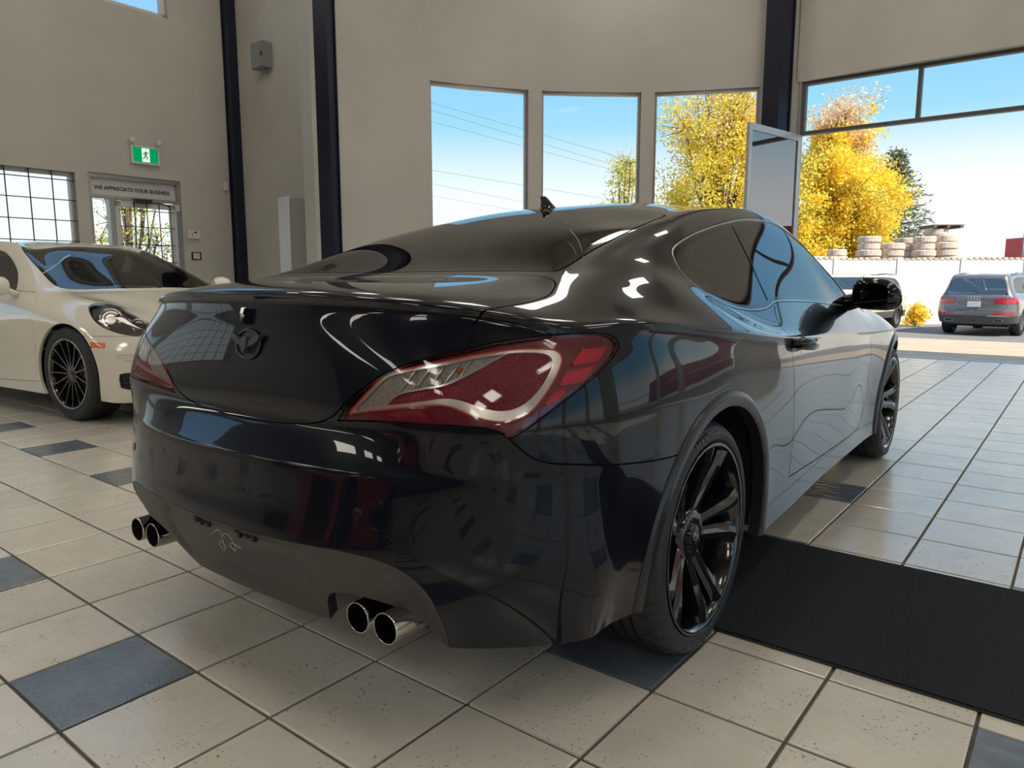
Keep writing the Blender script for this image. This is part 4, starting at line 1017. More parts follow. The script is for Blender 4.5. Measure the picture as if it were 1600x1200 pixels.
def build_floor():
    fl=empty('floor',kind='structure'); 
    b=MB(); b.box(-9.35,9.0,-9.5,9.95,-.06,-.006); o=b.build('grout_bed',M_grout,fl); o.matrix_world=GM
    # one bevelled tile mesh for each colour
    g=.0048; h=TS/2
    def tmesh(name,m,sx=1.0,sy=1.0):
        e=.0035; V=[]
        for d,z in ((g,-.006),(g,-.0018),(g+e,0)):
            V+=[(d,d,z),(TS*sx-d,d,z),(TS*sx-d,TS*sy-d,z),(d,TS*sy-d,z)]
        F=[]
        for r in (0,4):
            for k in range(4): F.append((r+k,r+(k+1)%4,r+4+(k+1)%4,r+4+k))
        F.append((8,9,10,11))
        me=bpy.data.meshes.new(name); me.from_pydata(V,[],F); me.materials.append(m); me.update(); return me
    ma,mb=tmesh('tile',M_tile),tmesh('tile_dark',M_tiled)
    dark=lambda i,j:(i%3==1) and (j%3==1) and j<9
    cell=[]; 
    right=fwd.cross(Vector((0,0,1))).normalized(); up=right.cross(fwd)
    for i in range(-27,26):
        for j in range(-27,29):
            P=[]
            for a,c in ((0,0),(1,0),(1,1),(0,1)):
                d=Vector(g2c((i+a)*TS,(j+c)*TS))-CAMPOS; z=d.dot(fwd)
                P.append((800+1138*d.dot(right)/z,600-1138*d.dot(up)/z) if z>.15 else None)
            vis=0
            if all(P):
                cx=sum(p[0] for p in P)/4; cy=sum(p[1] for p in P)/4
                A=abs(sum(P[k][0]*P[(k+1)%4][1]-P[(k+1)%4][0]*P[k][1] for k in range(4)))/2
                if -60<cx<1660 and cy<1330: vis=A
            # hidden under or behind the black car
            X=Vector(g2c((i+.5)*TS,(j+.5)*TS))
            if vis and (abs(X.x)<.72 and -.45<X.y<3.5): vis=1
            if vis and X.x<-.9 and X.y>1.4 and X.x>-3: vis=1
            cell.append((vis,i,j))
    cell.sort(reverse=True); near=[c for c in cell if c[0]>0][:298]; rest=[c for c in cell if c not in set(near)]
    for n,(v,i,j) in enumerate(near):
        o=bpy.data.objects.new('tile',mb if dark(i,j) else ma); C.objects.link(o); o.parent=fl
        if dark(i,j): o['label']='slate blue floor tile'
        o.matrix_world=GM@Matrix.Translation((i*TS,j*TS,((i*7+j*13)%5)*.00012))
    for name,m,sel in (('far_tiles',M_tile,False),('far_dark_tiles',M_tiled,True)):
        b=MB()
        for v,i,j in rest:
            if bool(dark(i,j))!=sel: continue
            x,y=i*TS,j*TS; V=[(x+g,y+g,-.006),(x+TS-g,y+g,-.006),(x+TS-g,y+TS-g,-.006),(x+g,y+TS-g,-.006),(x+g,y+g,0),(x+TS-g,y+g,0),(x+TS-g,y+TS-g,0),(x+g,y+TS-g,0)]
            if y+TS>9.95 : continue
            b.add(V,[(4,5,6,7),(0,1,5,4),(1,2,6,5),(2,3,7,6),(3,0,4,7)])
        o=b.build(name,m,fl,kind='stuff'); o.matrix_world=GM
    o=MB().box(-9.5,9.2,9.80,10.0,-.05,.004).build('trim_1',M_frame,kind='structure'); gput(o)
# walls
AC=(-.689,4.125); AR=6.05; HEAD=3.87
def arc_pt(a,r=AR,mir=False):
    x=AC[0]+r*math.cos(a); y=AC[1]+r*math.sin(a); return ((1.2-x) if mir else x,y)
def arc_wall(b,a0,a1,z0,z1,mir,t=.28,n=None):
    n=n or max(2,int(abs(a1-a0)/math.radians(1.2))); V=[];F=[]
    for k in range(n+1):
        a=a0+(a1-a0)*k/n
        for r in (AR,AR+t):
            x,y=arc_pt(a,r,mir); V+=[(x,y,z0),(x,y,z1)]
    for k in range(n):
        q=4*k; fs=[(q,q+4,q+5,q+1),(q+2,q+3,q+7,q+6),(q+1,q+5,q+7,q+3),(q,q+2,q+6,q+4)]
        F+= fs
    F+=[(0,1,3,2),(4*n,4*n+2,4*n+3,4*n+1)]
    b.add(V,F,False)
ang=lambda x,y: math.atan2(y-AC[1],x-AC[0])
WINS=[(ang(-6.2,6.6),ang(-5.41,7.896)),(ang(-5.30,8.076),ang(-4.173,9.111)),(ang(-3.95,9.14),ang(-2.62,9.875))]
A_OPEN=ang(-2.10,10.01); A_LEFT=math.radians(172.6)
def build_walls():
    for mir,nm in ((False,'wall_back_left'),(True,'wall_back_right')):
        WN=WINS
        b=MB(); A=[A_LEFT]+[w for W in WN for w in W]+[A_OPEN]
        arc_wall(b,A_LEFT,A_OPEN,HEAD,6.9,mir); arc_wall(b,A_LEFT,A_OPEN,0,.28,mir)
        for k in range(0,len(A),2): arc_wall(b,A[k],A[k+1],.28,HEAD,mir)
        b.S=[False]*len(b.S) if False else b.S
        o=b.build(nm,M_wall2,kind='structure'); gput(o)
        for W in WN:
            f=MB(); p0=Vector((*arc_pt(W[0],AR+.10,mir),0)); p1=Vector((*arc_pt(W[1],AR+.10,mir),0)); d=(p1-p0).normalized(); nn=Vector((-d.y,d.x,0)); L=(p1-p0).length
            X=Matrix.Translation(p0)@Matrix(((d.x,nn.x,0,0),(d.y,nn.y,0,0),(0,0,1,0),(0,0,0,1)))
            t=.045
            for x0,x1,z0,z1 in ((0,t,.28,HEAD),(L-t,L,.28,HEAD),(t,L-t,HEAD-t,HEAD),(t,L-t,.28,.28+t),(t,L-t,1.1,1.1+t*.8)): f.box(x0,x1,-.03,.03,z0,z1,X)
            w=f.build('window_%d'%(build_walls.n),M_frame,kind='structure'); build_walls.n+=1; gput(w)
            f=MB(); f.box(t,L-t,-.004,.004,.28+t,HEAD-t,X); o=f.build('pane',M_pane,w); 
    # lintel over the wide opening, with a slightly proud band
    b=MB(); b.box(-2.12,3.32,9.98,10.26,HEAD,6.9); o=b.build('wall_front',M_wall,kind='structure'); gput(o)
    b=MB(); 
    V=[];F=[]; n=16
    for k in range(n+1):
        x=-2.05+5.3*k/n; y=9.98-.10*math.sin(PI*min(1,k/n*1.0))
        V+=[(x,9.99,HEAD),(x,y,HEAD),(x,y,HEAD+.27),(x,9.99,HEAD+.27)]
    for k in range(n):
        q=4*k
        for i in range(4): F.append((q+i,q+(i+1)%4,q+4+(i+1)%4,q+4+i)[::-1])
    b.add(V,F,False); gput(b.build('trim_2',M_wall,kind='structure'))
    w=empty('window_7',kind='structure'); w.matrix_world=GM
    t=.05
    def part(name,x0,x1,z0,z1,m=M_framed,y0=10.02,y1=10.12):
        f=MB(); f.box(x0,x1,y0,y1,z0,z1); return f.build(name,m,w)
    part('transom_bar',-2.05,3.25,3.13,3.18); part('head_bar',-2.05,3.25,HEAD-.045,HEAD)
    for x in (-2.05,-.56,1.0,2.55,3.20): part('mullion',x,x+.05,3.18,HEAD-.045)
    for x0,x1 in ((-2.0,-.56),(-.51,1.0),(1.05,2.55),(2.6,3.20)): part('pane',x0,x1,3.18,HEAD-.045,M_pane,10.06,10.07)
    part('jamb',-2.09,-2.05,0,HEAD,M_frame,10.0,10.14); part('jamb',3.25,3.29,0,HEAD,M_frame,10.0,10.14)
    # left wall with a barred window, an exit door and high windows
    b=MB(); x0,x1=-9.63,-9.35
    def seg(y0,y1,z0,z1): b.box(x0,x1,y0,y1,z0,z1)
    ops=[(-6.4,-3.6,1.0,2.47),(-3.2,-.3,1.0,2.47),(.15,3.03,1.0,2.47),(3.185,4.483,0,2.50)]
    y=-9.5
    for a,c,z0,z1 in ops:
        seg(y,a,0,4.78); 
        if z0>0: seg(a,c,0,z0)
        seg(a,c,z1,4.78); y=c
    seg(y,5.6,0,4.78)
    y=-9.5
    for a,c in ((-8,-4.2),(-3.9,.2),(.5,4.45)):
        seg(y,a,4.78,6.3); y=c
    seg(y,5.6,4.78,6.3); seg(-9.5,5.6,6.3,6.9)
    gput(b.build('wall_left',M_wall,kind='structure'))
    n=8
    for a,c,z0,z1 in ops[:3]:
        f=MB()
        for q in ((a,a+.05,z0,z1),(c-.05,c,z0,z1),(a,c,z1-.05,z1),(a,c,z0,z0+.05)): f.box(-9.50,-9.42,*q)
        w=f.build('window_%d'%n,M_frame,kind='structure'); gput(w); n+=1
        f=MB(); f.box(-9.47,-9.462,a+.05,c-.05,z0+.05,z1-.05); f.build('pane',M_pane,w)
        k=0
        yy=c-.27
        while yy>a+.1: 
            f=MB(); f.box(-9.40,-9.388,yy-.006,yy+.006,z0,z1); f.build('window_bar',M_bar,w); yy-=.27
        for zz in (2.36,2.10,1.83,1.56,1.30):
            if zz<z1: f=MB(); f.box(-9.388,-9.378,a,c,zz-.006,zz+.006); f.build('window_bar',M_bar,w)
    for a,c in ((-8,-4.2),(-3.9,.2),(.5,4.45)):
        f=MB()
        for q in ((a,a+.06,4.78,6.3),(c-.06,c,4.78,6.3),(a,c,6.24,6.3),(a,c,4.78,4.84)): f.box(-9.50,-9.42,*q)
        w=f.build('window_%d'%n,M_wframe,kind='structure'); gput(w); n+=1
        f=MB(); f.box(-9.47,-9.462,a+.06,c-.06,4.84,6.24); f.build('pane',M_pane,w)
    # short wall between the two dark columns, back wall, right wall
    b=MB(); b.box(-9.63,-6.80,5.42,5.70,0,6.9); gput(b.build('wall_center',M_wall,kind='structure'))
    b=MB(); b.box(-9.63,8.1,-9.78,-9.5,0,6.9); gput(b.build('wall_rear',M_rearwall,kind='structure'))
    b=MB(); b.box(7.75,8.03,-9.5,-5.0,0,6.9); b.box(7.75,8.03,-5.0,5.3,3.87,6.9); b.box(7.75,8.03,-5.0,5.3,0,.28)
    for y0 in (-5.0,-2.6,-.2,2.2,4.6): b.box(7.75,8.03,y0,y0+(.35 if y0<4 else .8),.28,3.87)
    gput(b.build('wall_right',M_wall,kind='structure'))
    b=MB(); b.box(-9.65,8.1,-9.8,10.3,6.9,7.05); gput(b.build('ceiling',M_ceil,kind='structure'))
    # dark low ceiling over the rear half of the hall
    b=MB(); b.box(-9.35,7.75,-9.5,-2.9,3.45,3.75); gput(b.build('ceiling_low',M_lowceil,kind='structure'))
build_walls.n=1
def build_columns():
    # exposed steel columns: flange, web, flange
    def col(x,y,w,d,rz,lab,z1=6.9):
        root=empty('steel_column',g2c(x,y,0),-YAW+rz,label=lab,cat='column',group=None)
        MB().box(-w/2,w/2,-d/2,-d/2+.02,0,z1).build('front_flange',M_col,root)
        MB().box(-w/2,w/2,d/2-.02,d/2,0,z1).build('rear_flange',M_col,root)
        MB().box(-w/2+.02,w/2-.02,-d/2+.02,d/2-.02,0,z1).build('web_casing',M_col,root)
        MB().box(-w/2-.03,w/2+.03,-d/2-.03,d/2+.03,0,.02).build('base_plate',M_col,root)
    col(-9.25,5.40,.24,.18,math.radians(90),'dark navy steel column in the corner beside the exit door')
    col(-6.66,5.09,.27,.22,math.radians(20),'dark navy steel column left of the plain wall and the tall windows')
    col(-2.33,9.78,.30,.26,math.radians(-22),'dark navy steel column between the tall windows and the wide opening')
def build_doors():
    # exit door in the left wall
    w=empty('door_1',kind='structure'); w.matrix_world=GM
    def p(name,y0,y1,z0,z1,m=M_frame,x0=-9.50,x1=-9.38,par=None): return MB().box(x0,x1,y0,y1,z0,z1).build(name,m,par or w)
    p('door_frame',3.185,3.235,0,2.5); p('door_frame',4.433,4.483,0,2.5); p('door_frame',3.235,4.433,2.44,2.5); p('door_frame',3.235,4.433,2.17,2.21)
    p('sidelight_mullion',3.46,3.52,0,2.17)
    p('sidelight_pane',3.235,3.46,.05,2.17,M_pane,-9.45,-9.44)
    p('transom_pane',3.235,4.433,2.21,2.44,M_milk,-9.44,-9.43)
    lf=empty('door_leaf',parent=w)
    t=.075
    for y0,y1,z0,z1 in ((3.54,3.54+t,.02,2.15),(4.41-t,4.41,.02,2.15),(3.54,4.41,2.15-t,2.15),(3.54,4.41,.02,.20)): p('leaf_rail',y0,y1,z0,z1,M_wframe,-9.47,-9.41,lf)
    p('leaf_pane',3.54+t,4.41-t,.20,2.15-t,M_pane,-9.445,-9.438,lf)
    for yy in (3.80,3.98,4.16,4.32): p('door_bar',yy-.005,yy+.005,.2,2.15,M_bar,-9.40,-9.39,lf)
    for zz in (.8,1.05,1.30,1.55,1.80,2.03): p('door_bar',3.58,4.38,zz-.005,zz+.005,M_bar,-9.39,-9.38,lf)
    o=MB().box(-9.38,-9.30,3.78,4.02,2.13,2.19).build('door_closer',M_dark,w)
    o=MB().tube([(-9.33,3.95,2.15),(-9.20,4.10,2.13),(-9.36,4.30,2.12)],.012,6).build('closer_arm',M_dark,w)
    p('door_contact',4.40,4.44,2.06,2.15,M_white,-9.37,-9.34)
    for ob in list(w.children_recursive): pass
    txt('WE APPRECIATE YOUR BUSINESS',.0715,M_letter,w,(-9.425,3.29,2.29),(math.radians(90),0,math.radians(90)),name='lettering')
    # glazed leaf of the wide opening, swung inwards
    root=empty('glass_door',g2c(-2.03,9.95,.0),-YAW,label='tall aluminium framed glass door leaf swung open beside the dark column',cat='door')
    d=Vector((-.255,-1.345,0)); L=d.length; d.normalize(); nn=Vector((-d.y,d.x,0)); X=Matrix(((d.x,nn.x,0,0),(d.y,nn.y,0,0),(0,0,1,0),(0,0,0,1)))
    H=3.12; t=.075
    for x0,x1,z0,z1,nm in ((0,t,.02,H,'door_stile'),(L-t,L,.02,H,'door_stile'),(t,L-t,H-.09,H,'door_rail'),(t,L-t,.02,.16,'door_rail')): MB().box(x0,x1,-.022,.022,z0,z1,X).build(nm,M_alu,root)
    MB().box(t,L-t,-.005,.005,.16,H-.09,X).build('pane',M_pane2,root)
    MB().tube([X@Vector((L-.04,-.06,.95)),X@Vector((L-.04,-.06,1.25))],.012,8).build('pull_handle',M_alu,root)
M_alu=mat('satin_aluminium',(.50,.49,.47),.35,metal=.55)
M_pane2=glass_mat('reflective_pane',(.12,.15,.18),ior=4.0)
M_milk=mat('frosted_transom',(.55,.54,.52),.4)
M_letter=mat('dark_vinyl_letters',(.06,.06,.065),.6)
M_white=mat('white_plastic',(.62,.60,.55),.4)
M_greybox=mat('grey_metal_box',(.22,.23,.225),.45)
def emis(name,col,st):
    m=bpy.data.materials.new(name); m.use_nodes=True; N=m.node_tree.nodes; N.clear(); o=N.new('ShaderNodeOutputMaterial'); e=N.new('ShaderNodeEmission'); e.inputs[0].default_value=(*col,1); e.inputs[1].default_value=st; m.node_tree.links.new(e.outputs[0],o.inputs[0]); return m
def txt(s,size,m,parent,loc,rot,name='lettering',extr=.002,align='LEFT'):
    cu=bpy.data.curves.new(name,'FONT'); cu.body=s; cu.size=size; cu.extrude=extr; cu.align_x=align; cu.resolution_u=2; cu.offset=size*.02
    o=bpy.data.objects.new('t',cu); C.objects.link(o); dg=bpy.context.evaluated_depsgraph_get(); me=bpy.data.meshes.new_from_object(o.evaluated_get(dg)); bpy.data.objects.remove(o)
    me.materials.clear(); me.materials.append(m); q=bpy.data.objects.new(name,me); C.objects.link(q); q.parent=parent; q.location=loc; q.rotation_euler=rot; q['kind']='stuff'; return q
def build_fixtures():
    # green running-man exit sign with two lamp heads
    root=empty('exit_sign',g2c(-9.35,3.97,2.805),-YAW,label='green running-man exit sign with two small lamp heads above the door',cat='sign')
    MB().box(0,.05,-.20,.20,-.125,.125).build('sign_housing',M_white,root)
    MB().box(.05,.054,-.175,.175,-.10,.10).build('green_panel',emis('lit_green_panel',(.0,.32,.10),.9),root)
    wf=emis('lit_white_figure',(.8,1,.85),.9)
    MB().box(.054,.056,-.055,.055,-.095,.095).build('white_field',wf,root)
    gm=mat('green_figure',(.0,.22,.07),.5); b=MB()
    for pts,r in (([(0,.000,.072),(0,.001,.071)],.013),([(0,.005,.045),(0,-.008,.0)],.012),([(0,.004,.045),(0,.032,.022),(0,.040,.040)],.005),([(0,.004,.045),(0,-.028,.030),(0,-.034,.005)],.005),([(0,-.008,0),(0,.018,-.025),(0,.010,-.060)],.007),([(0,-.008,0),(0,-.020,-.035),(0,-.042,-.050)],.007)):
        b.tube([Vector(p)+Vector((.058,0,0)) for p in pts],r,6)
    b.build('running_figure',gm,root)
    for s in (1,-1):
        b=MB(); b.tube([(.03,s*.15,.125),(.05,s*.17,.165)],.010,6); b.lathe([(-.03,0),(-.03,.022),(.02,.042),(.03,.040),(.028,0)],axis='x',c=(.07,s*.19,.185),n=16); b.build('lamp_head',M_white,root)
    def wallbox(name,lab,cat,y,z,w,h,d,m,extra=None):
        r=empty(name,g2c(-9.35,y,z),-YAW,label=lab,cat=cat); MB().box(0,d,-w/2,w/2,-h/2,h/2).build('cover',m,r); 
        if extra: extra(r)
    wallbox('thermostat','white thermostat on the wall right of the exit door','thermostat',4.63,1.73,.20,.125,.035,M_white,lambda r:(MB().box(.035,.037,.0,.05,.02,.04).build('display',M_dark,r),MB().box(.035,.038,-.03,-.02,-.03,.02).build('lever',M_greybox,r)))
    def tog(r):
        for k in range(3): MB().box(.012,.016,-.055+.037*k,-.055+.037*k+.03,-.045,.045).build('rocker',M_white,r)
    wallbox('switch_plate','black wall plate with three white rocker switches under the thermostat','switch',4.665,1.405,.155,.12,.012,M_dark,tog)
    wallbox('motion_sensor','small white sensor box beside the corner column','sensor',5.205,2.495,.05,.12,.05,M_white)
    root=empty('electrical_box',g2c(-8.40,5.405,4.30),-YAW,label='grey metal electrical box high on the wall between two columns',cat='box')
    # placed on the short wall
    MB().box(-.145,.145,-.14,0,-.18,.18).build('enclosure',M_greybox,root); MB().box(-.14,.14,-.155,-.14,-.175,.175).build('box_cover',M_greybox,root)
    MB().box(.10,.14,-.165,-.155,-.03,.03).build('latch',M_dark,root); MB().tube([(.12,-.07,-.18),(.12,-.07,-.26)],.012,6).build('conduit',M_greybox,root)
    # folding panel standing near the second column
    root=empty('folding_screen',g2c(-7.42,5.02,0),-YAW,label='white and grey two-leaf folding panel standing left of the second column',cat='screen')
    a=MB(); a.box(-.30,0,-.015,.015,.03,2.20,Matrix.Rotation(math.radians(-6),4,'Z')); a.build('white_leaf',mat('white_board',(.62,.64,.68),.35),root)
    a=MB(); a.box(0,.34,-.015,.015,.03,2.17,Matrix.Rotation(math.radians(28),4,'Z')); a.build('grey_leaf',mat('grey_board',(.26,.26,.265),.35),root)
    a=MB(); a.tube([(0,-.02,.03),(0,-.02,2.20)],.012,8); a.build('hinge_strip',M_white,root)
    for x in (-.2,.2):
        a=MB(); a.box(x-.03,x+.03,-.12,.12,0,.03); a.build('foot',M_dark,root)
    # mat
    r=empty('floor_mat',g2c(2.0,1.195,0),-YAW,label='black ribbed entrance mat on the tiles behind the rear wheel',cat='mat')
    b=MB(); b.box(-1.70,2.5,-.447,.447,.0,.007); b.build('backing',M_dark,r)
    b=MB(); 
    n=180; V=[];F=[]
    for k in range(n+1):
        yy=-.442+.884*k/n; 
        for x in (-1.69,2.49): V.append((x,yy,.0085 if k%2 else .0100))
    for k in range(n): F.append((2*k,2*k+1,2*k+3,2*k+2))
    b.add(V,F); b.build('ribbed_pile',M_mat,r)
M_mat=noise_mat('black_carpet_mat',(.004,.005,.009),(.022,.024,.032),260,.95,bump=.6,bscale=420,dist=.003,ramp=(.40,.75))
def build_ceiling_lights():
    lm=emis('lit_diffuser',(1,.94,.84),LAMP); proto=None; od=['first','second','third','fourth','fifth','sixth']
    for lab,zc,ys in (('high ceiling',6.9,(8.0,5.0,2.0,-1.0)),('low dark ceiling',3.45,(-3.8,-6.0,-8.2))):
        for j,y in enumerate(ys):
            for i in range(5):
                x=-7.0+3.3*i
                if y>6 and i in(0,4): continue
                o=empty('ceiling_light',g2c(x,y,zc),-YAW,label='light panel in the %s, %s row, %s from the left wall'%(lab,od[j],od[i]),cat='light',group='ceiling light panels of the showroom')
                if proto is None:
                    f=MB()
                    for q in ((-.36,.36,-.66,-.62),(-.36,.36,.62,.66),(-.36,-.32,-.62,.62),(.32,.36,-.62,.62)): f.box(*q,-.07,-.01)
                    fr=f.build('lamp_frame',M_wframe,o); di=MB().box(-.32,.32,-.62,.62,-.05,-.02).build('diffuser',lm,o); proto=(fr,di)
                else:
                    for s in proto: c=s.copy(); C.objects.link(c); c.parent=o
LAMP=10.0
# ------------------------------------------------------------------ outdoors
M_asph=noise_mat('asphalt',(.16,.15,.145),(.21,.20,.19),6,.9,bump=.3,bscale=300,dist=.004)
M_apron=noise_mat('tan_concrete_apron',(.42,.33,.23),(.50,.40,.29),3,.9,bump=.2,bscale=120,dist=.004)  # tan concrete, slightly mottled
M_fence=noise_mat('white_concrete_fence',(.74,.71,.64),(.80,.77,.71),1.4,.85,bump=.1,bscale=10,dist=.01,stretch=(1,1,.3))
M_ring=noise_mat('cream_concrete_ring',(.48,.37,.29),(.66,.55,.45),6,.85,bump=.2,bscale=40,dist=.01)
M_bark=noise_mat('bark',(.10,.075,.06),(.17,.13,.10),12,.9)
M_soil=noise_mat('dry_bank',(.22,.18,.12),(.32,.27,.18),3,.95)
M_red=noise_mat('red_painted_steel',(.50,.03,.03),(.55,.045,.04),3,.5)
def leafm(name,a,b_,c=None):
    m=mat(name,a,.6); N,L,b=nodes(m); g=N.new('ShaderNodeNewGeometry'); r=N.new('ShaderNodeValToRGB')
    r.color_ramp.elements[0].color=(*a,1); r.color_ramp.elements[1].color=(*b_,1)
    if c: e=r.color_ramp.elements.new(.5); e.color=(*c,1)
    L.new(g.outputs['Random Per Island'],r.inputs[0]); L.new(r.outputs[0],b.inputs['Base Color'])
    tr=N.new('ShaderNodeBsdfTranslucent'); L.new(r.outputs[0],tr.inputs[0]); mx=N.new('ShaderNodeMixShader'); mx.inputs[0].default_value=.45
    o=[n for n in N if n.type=='OUTPUT_MATERIAL'][0]; L.new(b.outputs[0],mx.inputs[1]); L.new(tr.outputs[0],mx.inputs[2]); L.new(mx.outputs[0],o.inputs[0]); return m
M_yleaf=leafm('yellow_autumn_leaves',(.90,.60,.04),(.97,.84,.14),(.98,.76,.08))
M_pleaf=leafm('pale_pinkish_leaves',(.80,.55,.40),(.88,.70,.40),(.85,.62,.42))
M_gleaf=leafm('yellow_green_leaves',(.60,.58,.08),(.80,.74,.14),(.72,.58,.10))
M_needle=leafm('spruce_needles',(.16,.20,.13),(.36,.38,.28),(.24,.28,.19))
F2=Vector((fwd.x,fwd.y,0)).normalized(); R2=fwd.cross(Vector((0,0,1))).normalized()
def world_at(px,depth,z=0.0):
    "ground point seen in the direction of column px, depth metres ahead of the camera"
    D=depth/fwd.dot(F2)*1.0
    return Vector((CAMPOS.x,CAMPOS.y,0))+F2*depth+R2*((px-800)/1138.43*depth)+Vector((0,0,z))
def tree(name,label,cat,base,H,crown_z0,RX,seed,nleaf,mats,size=.10,shape=.5,group=None):
    "trunk and limbs, then leaves in clumps that fill an uneven crown from crown_z0 to H"
    rnd=random.Random(seed); root=empty(name,base,label=label,cat=cat)
    tw=MB(); 
    lobes=[]
    for k in range(30):
        t=rnd.random()**.8; z=crown_z0+(H-crown_z0)*(.06+.90*t); env=RX*(math.sin(PI*min(1,(.22+.74*t)**shape*1.0))**.55); a=rnd.uniform(0,2*PI); q=rnd.random()**.5*.80
        lobes.append((Vector((math.cos(a)*env*q,math.sin(a)*env*q,z)),RX*rnd.uniform(.20,.34)))
    for c,r in lobes:
        z0=max(.2,c.z*rnd.uniform(.25,.5)); p0=Vector((0,0,z0)); m=(p0+c)/2+Vector((c.x*.12,c.y*.12,-.05*H))
        tw.tube([p0,m,c],[H*.009,H*.006,H*.003],4,cap=False)
        for q in range(5):
            e=c+Vector((rnd.gauss(0,1),rnd.gauss(0,1),rnd.gauss(.3,.8)))*r*.8; tw.tube([c,e],[H*.003,H*.001],3,cap=False)
    tw.tube([(0,0,0),(0,0,H*.35),(0,0,H*.75)],[H*.022,H*.014,H*.005],8,cap=False)
    tw.build('trunk',M_bark,root,kind='stuff')
    for m,zlo,zhi,frac in mats:
        V=[];F=[]; sel=[t for t in lobes if zlo*H<=t[0].z<=zhi*H] or lobes; tot=sum(t[1]**2 for t in sel)
        for c,r in sel:
            sub=[c+Vector((rnd.gauss(0,1),rnd.gauss(0,1),rnd.gauss(0,.9)))*r*.62 for _ in range(16)]
            for n in range(int(nleaf*frac*r*r/tot)):
                s=rnd.choice(sub); p=s+Vector((rnd.gauss(0,1),rnd.gauss(0,1),rnd.gauss(0,1)))*r*.26
                if p.z<crown_z0*.5: continue
                a=Vector((rnd.gauss(0,1),rnd.gauss(0,1),rnd.gauss(0,1))).normalized(); b_=a.cross(Vector((rnd.gauss(0,1),rnd.gauss(0,1),rnd.gauss(0,1)))).normalized(); w=size*rnd.uniform(.6,1.2); i=len(V)
                V+=[p-a*w,p+b_*w*.55,p+a*w,p-b_*w*.55]; F.append((i,i+1,i+2,i+3))
        mobj('foliage',V,F,m,root,kind='stuff')
    return root
def spruce(name,label,base,H,R,seed,n=5200):
    rnd=random.Random(seed); root=empty(name,base,label=label,cat='tree'); MB().tube([(0,0,0),(0,0,H)],[H*.022,H*.004],8).build('trunk',M_bark,root)
    V=[];F=[]; tw=MB()
    for lev in range(26):
        z=H*(.12+.86*lev/26); r=R*(1-lev/27)**.8; 
        for k in range(9):
            a=rnd.uniform(0,2*PI); L=r*rnd.uniform(.7,1.1); d=Vector((math.cos(a),math.sin(a),.0))
            tip=Vector((0,0,z+.1*L))+d*L; tw.tube([(0,0,z),tip],[.03,.01],4,cap=False)
            for q in range(int(n/234)+1):
                t=rnd.uniform(.15,1); c=Vector((0,0,z+.1*L*t))+d*L*t+Vector((rnd.gauss(0,.09),rnd.gauss(0,.09),rnd.gauss(-.05,.09)))*(H/6)
                u=(d+Vector((rnd.gauss(0,.5),rnd.gauss(0,.5),rnd.gauss(0,.5)))).normalized(); w=u.cross(Vector((rnd.gauss(0,1),rnd.gauss(0,1),1))).normalized(); s=.14*rnd.uniform(.6,1.2)*(H/6); i=len(V)
                V+=[c-u*s,c+w*s*.35,c+u*s,c-w*s*.35]; F.append((i,i+1,i+2,i+3))
    tw.build('branches',M_bark,root,kind='stuff'); mobj('foliage',V,F,M_needle,root,kind='stuff')
